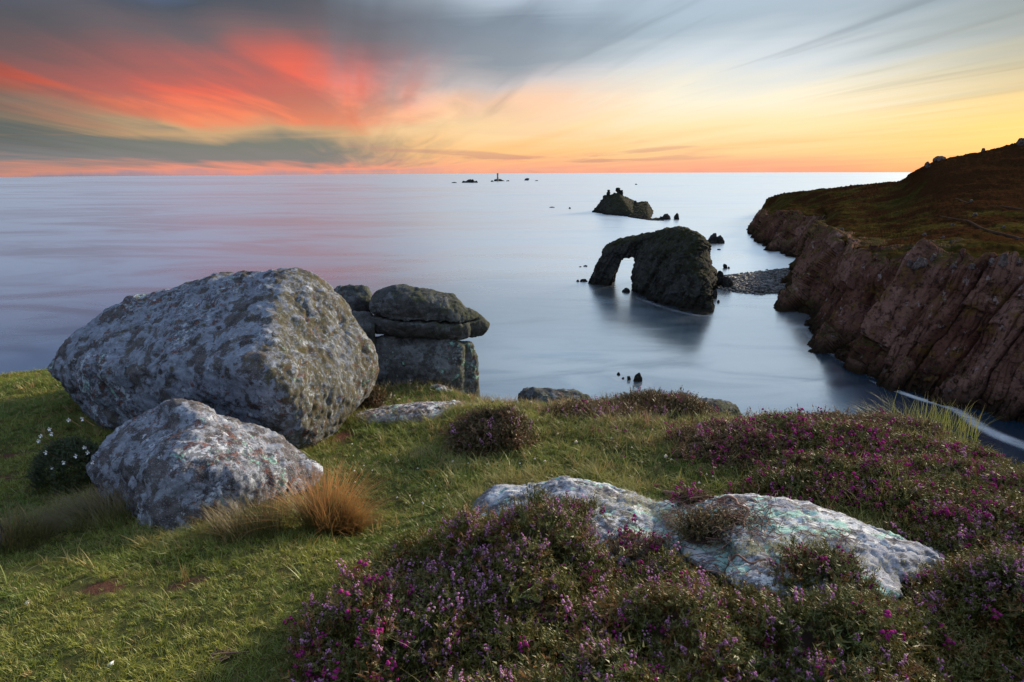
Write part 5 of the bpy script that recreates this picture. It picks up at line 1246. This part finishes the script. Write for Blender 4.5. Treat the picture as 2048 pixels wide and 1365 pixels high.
# ---- roots, twigs and lichen on the outcrop
ROCKS = [o for o in COL.objects if o.name.startswith(('outcrop', 'boulder', 'ground'))]
bpy.context.view_layer.update()
_dg = bpy.context.evaluated_depsgraph_get(); _bvh = [(o, BVHTree.FromObject(o, _dg)) for o in ROCKS]
def cast(px, py):
    r = Vector(ray(px, py)).normalized(); best = None
    for o, b in _bvh:
        org = Vector((0, 0, CAM_Z)) - o.location; q = b.ray_cast(org, r)
        if q[0] is not None and (best is None or q[3] < best[1]): best = (np.array(q[0] + o.location), q[3], np.array(q[1]))
    return best
def root_thing(pix, r0, r1, label, lift=.012, name='root'):
    pts = np.array([cast(*q)[0] for q in pix]); pts[:, 2] += lift + .012 * np.sin(np.arange(len(pts)) * 1.7); c = catmull(pts, 28)
    v, f = tube_mesh(c, np.linspace(r0, r1, 28) * (1 + .25 * RNG.normal(size=28) * .5), 7); o = mesh_obj(name, v, f, M_root); recentre(o, c[0]); tag(o, label, 'root')
root_thing([(1326, 988), (1345, 993), (1375, 996), (1400, 992), (1425, 1000)], .013, .008, 'thick dead root lying at the top of the outcrop dip')
root_thing([(1435, 1006), (1455, 1002), (1470, 1003), (1478, 1012), (1490, 1022), (1496, 1030), (1488, 1042), (1487, 1055)], .010, .006, 'crooked pale root bent like a hook on the ridge')
root_thing([(1450, 1150), (1470, 1120), (1500, 1130), (1530, 1120), (1560, 1140)], .006, .004, 'thin root crossing the low front ledge')
def twigs():
    r = np.random.default_rng(8); parts = []
    regions = [((1335, 1000), (1560, 1085), 230, .15), ((1240, 1100), (1470, 1165), 70, .16), ((1590, 1060), (1700, 1090), 22, .10)]
    for lo, hi, n, L in regions:
        for _ in range(n):
            q = cast(r.uniform(lo[0], hi[0]), r.uniform(lo[1], hi[1]))
            if q is None: continue
            a = r.normal(.2, .9); d = np.array([np.cos(a), np.sin(a) * .7, r.normal(.05, .15)]); p = q[0] + [0, 0, r.uniform(.0, .03)]
            c = p + np.outer(np.linspace(-.5, .5, 7), d) * L * r.uniform(.5, 1.3) + np.cumsum(r.normal(0, .006, (7, 3)), 0)
            parts.append(tube_mesh(c, np.linspace(.0022, .0010, 7), 4))
    v, f = join(parts); tag(mesh_obj('dead_twigs', v, f, M_root), 'tangle of dead grey brown heather twigs over the outcrop', 'twigs', kind='stuff')
twigs()
def fringe():
    r = np.random.default_rng(15); pts = []
    for (x0, y0, x1, y1, w, n) in [(1245, 985, 1345, 1040, 14, 500), (1340, 1040, 1450, 1090, 12, 420), (1470, 1100, 1640, 1088, 10, 520), (1180, 1000, 1260, 1010, 16, 200), (1560, 1040, 1720, 1100, 16, 90), (1700, 1125, 1860, 1140, 14, 120)]:
        for _ in range(n):
            t = r.random(); q = cast(x0 + t * (x1 - x0) + r.normal(0, w * .5), y0 + t * (y1 - y0) + r.normal(0, w))
            if q is not None: pts.append(q[0])
    p = np.array(pts); n = len(p); m = leaf_mat('pale_beard_lichen', (.34, .34, .20), (.46, .44, .28), (.52, .50, .34), (.40, .32, .2), .15, 6, .2)
    pr = [tuft_proto(90 + i, 8, 1.0, .10, .3, .6) for i in range(3)]
    tag(scatter('beard_lichen', pr, p - [0, 0, .003], np.c_[r.normal(0, .5, (n, 2)), r.uniform(0, 6.28, n)], r.uniform(.010, .022, n), [m]), 'pale straw beard lichen fringing the outcrop crests', 'lichen', kind='stuff')
fringe()
def rock_bush(px, py, rx, ry, H, n, fl, bl, hue, label, seed):
    q = cast(px, py)[0]; make_bush(q[0], q[1], rx, ry, H, n, fl, bl, hue, label, seed, q[2] - .02)
rock_bush(1640, 1150, .16, .10, .07, 190, .12, .12, 0, 'little heather bush rooted on the low front ledge', 60)
rock_bush(1385, 1005, .09, .06, .035, 90, .05, .25, 1, 'tiny reddish heather bush by the dead root in the outcrop dip', 61)
rock_bush(1130, 1022, .20, .07, .02, 110, .15, .25, 0, 'heather sprays creeping up the face of the teal lichened outcrop', 62)
rock_bush(1265, 1100, .20, .09, .03, 120, .1, .15, 1, 'russet heather sprays at the foot of the teal lichened outcrop', 63)
rock_bush(1440, 1045, .17, .08, .015, 150, .0, .02, 1, 'patch of dead brown heather in the outcrop dip', 64)
# dead twig knot on the turf
def knot():
    b = hit(440, 1318); root = empty('twig_knot', b); tag(root, 'knot of dead reddish twigs lying on the dark turf', 'twigs'); r = np.random.default_rng(2)
    for k in range(7):
        t = np.linspace(0, 1, 14); rad = r.uniform(.02, .035); a = 6.28 * t * r.uniform(.5, .9) + r.uniform(0, 6.28)
        c = np.c_[rad * 1.3 * np.cos(a), rad * np.sin(a), .015 + .008 * r.normal() + 0 * t] + r.normal(0, .004, 3)
        v, f = tube_mesh(c, .0022, 5); mesh_obj('twig', v, f, M_root, root)
    v, f = tube_mesh(np.array([[-.03, 0, .02], [.03, .005, .022], [.07, .012, .018], [.10, .02, .012]]), [.004, .0035, .003, .002], 5); mesh_obj('twig', v, f, M_root, root)
knot()
# seedlings in the front heather
def seedling(px, py, label, seed):
    r = np.random.default_rng(seed); c = P(px, py, 1.62); root = empty('seedling', c); tag(root, label, 'seedling'); m = plain('fresh_leaf_' + str(seed), (.30, .38, .05), .5, .2, 30)
    for k in range(3):
        a = 6.28 * k / 3 + r.random(); d = np.array([np.cos(a), np.sin(a) * .6, .25]); s = np.array([-d[1], d[0], 0]); L = .022; t = np.array([0, .35, .7, 1.0]); w = np.array([.1, .5, .42, 0]) * L
        cc = d * (t * L)[:, None] + [0, 0, 1] * (-.25 * L * t ** 2)[:, None]; v = np.concatenate([cc + s * w[:, None], cc, cc - s * w[:, None]]) ; v[4:8, 2] -= .0015
        f = [(i, i + 1, 5 + i, 4 + i) for i in range(3)] + [(4 + i, 5 + i, 9 + i, 8 + i) for i in range(3)]; mesh_obj('leaf', v, f, m, root)
    v, f = tube_mesh(np.array([[0, 0, 0], [.002, .004, -.05], [0, .01, -.10]]), .0014, 5); mesh_obj('stem', v, f, M_stalk, root)
seedling(1668, 1236, 'yellow green seedling with rounded leaves, left of a second one', 1)
seedling(1735, 1240, 'yellow green seedling with rounded leaves, right of the first', 2)
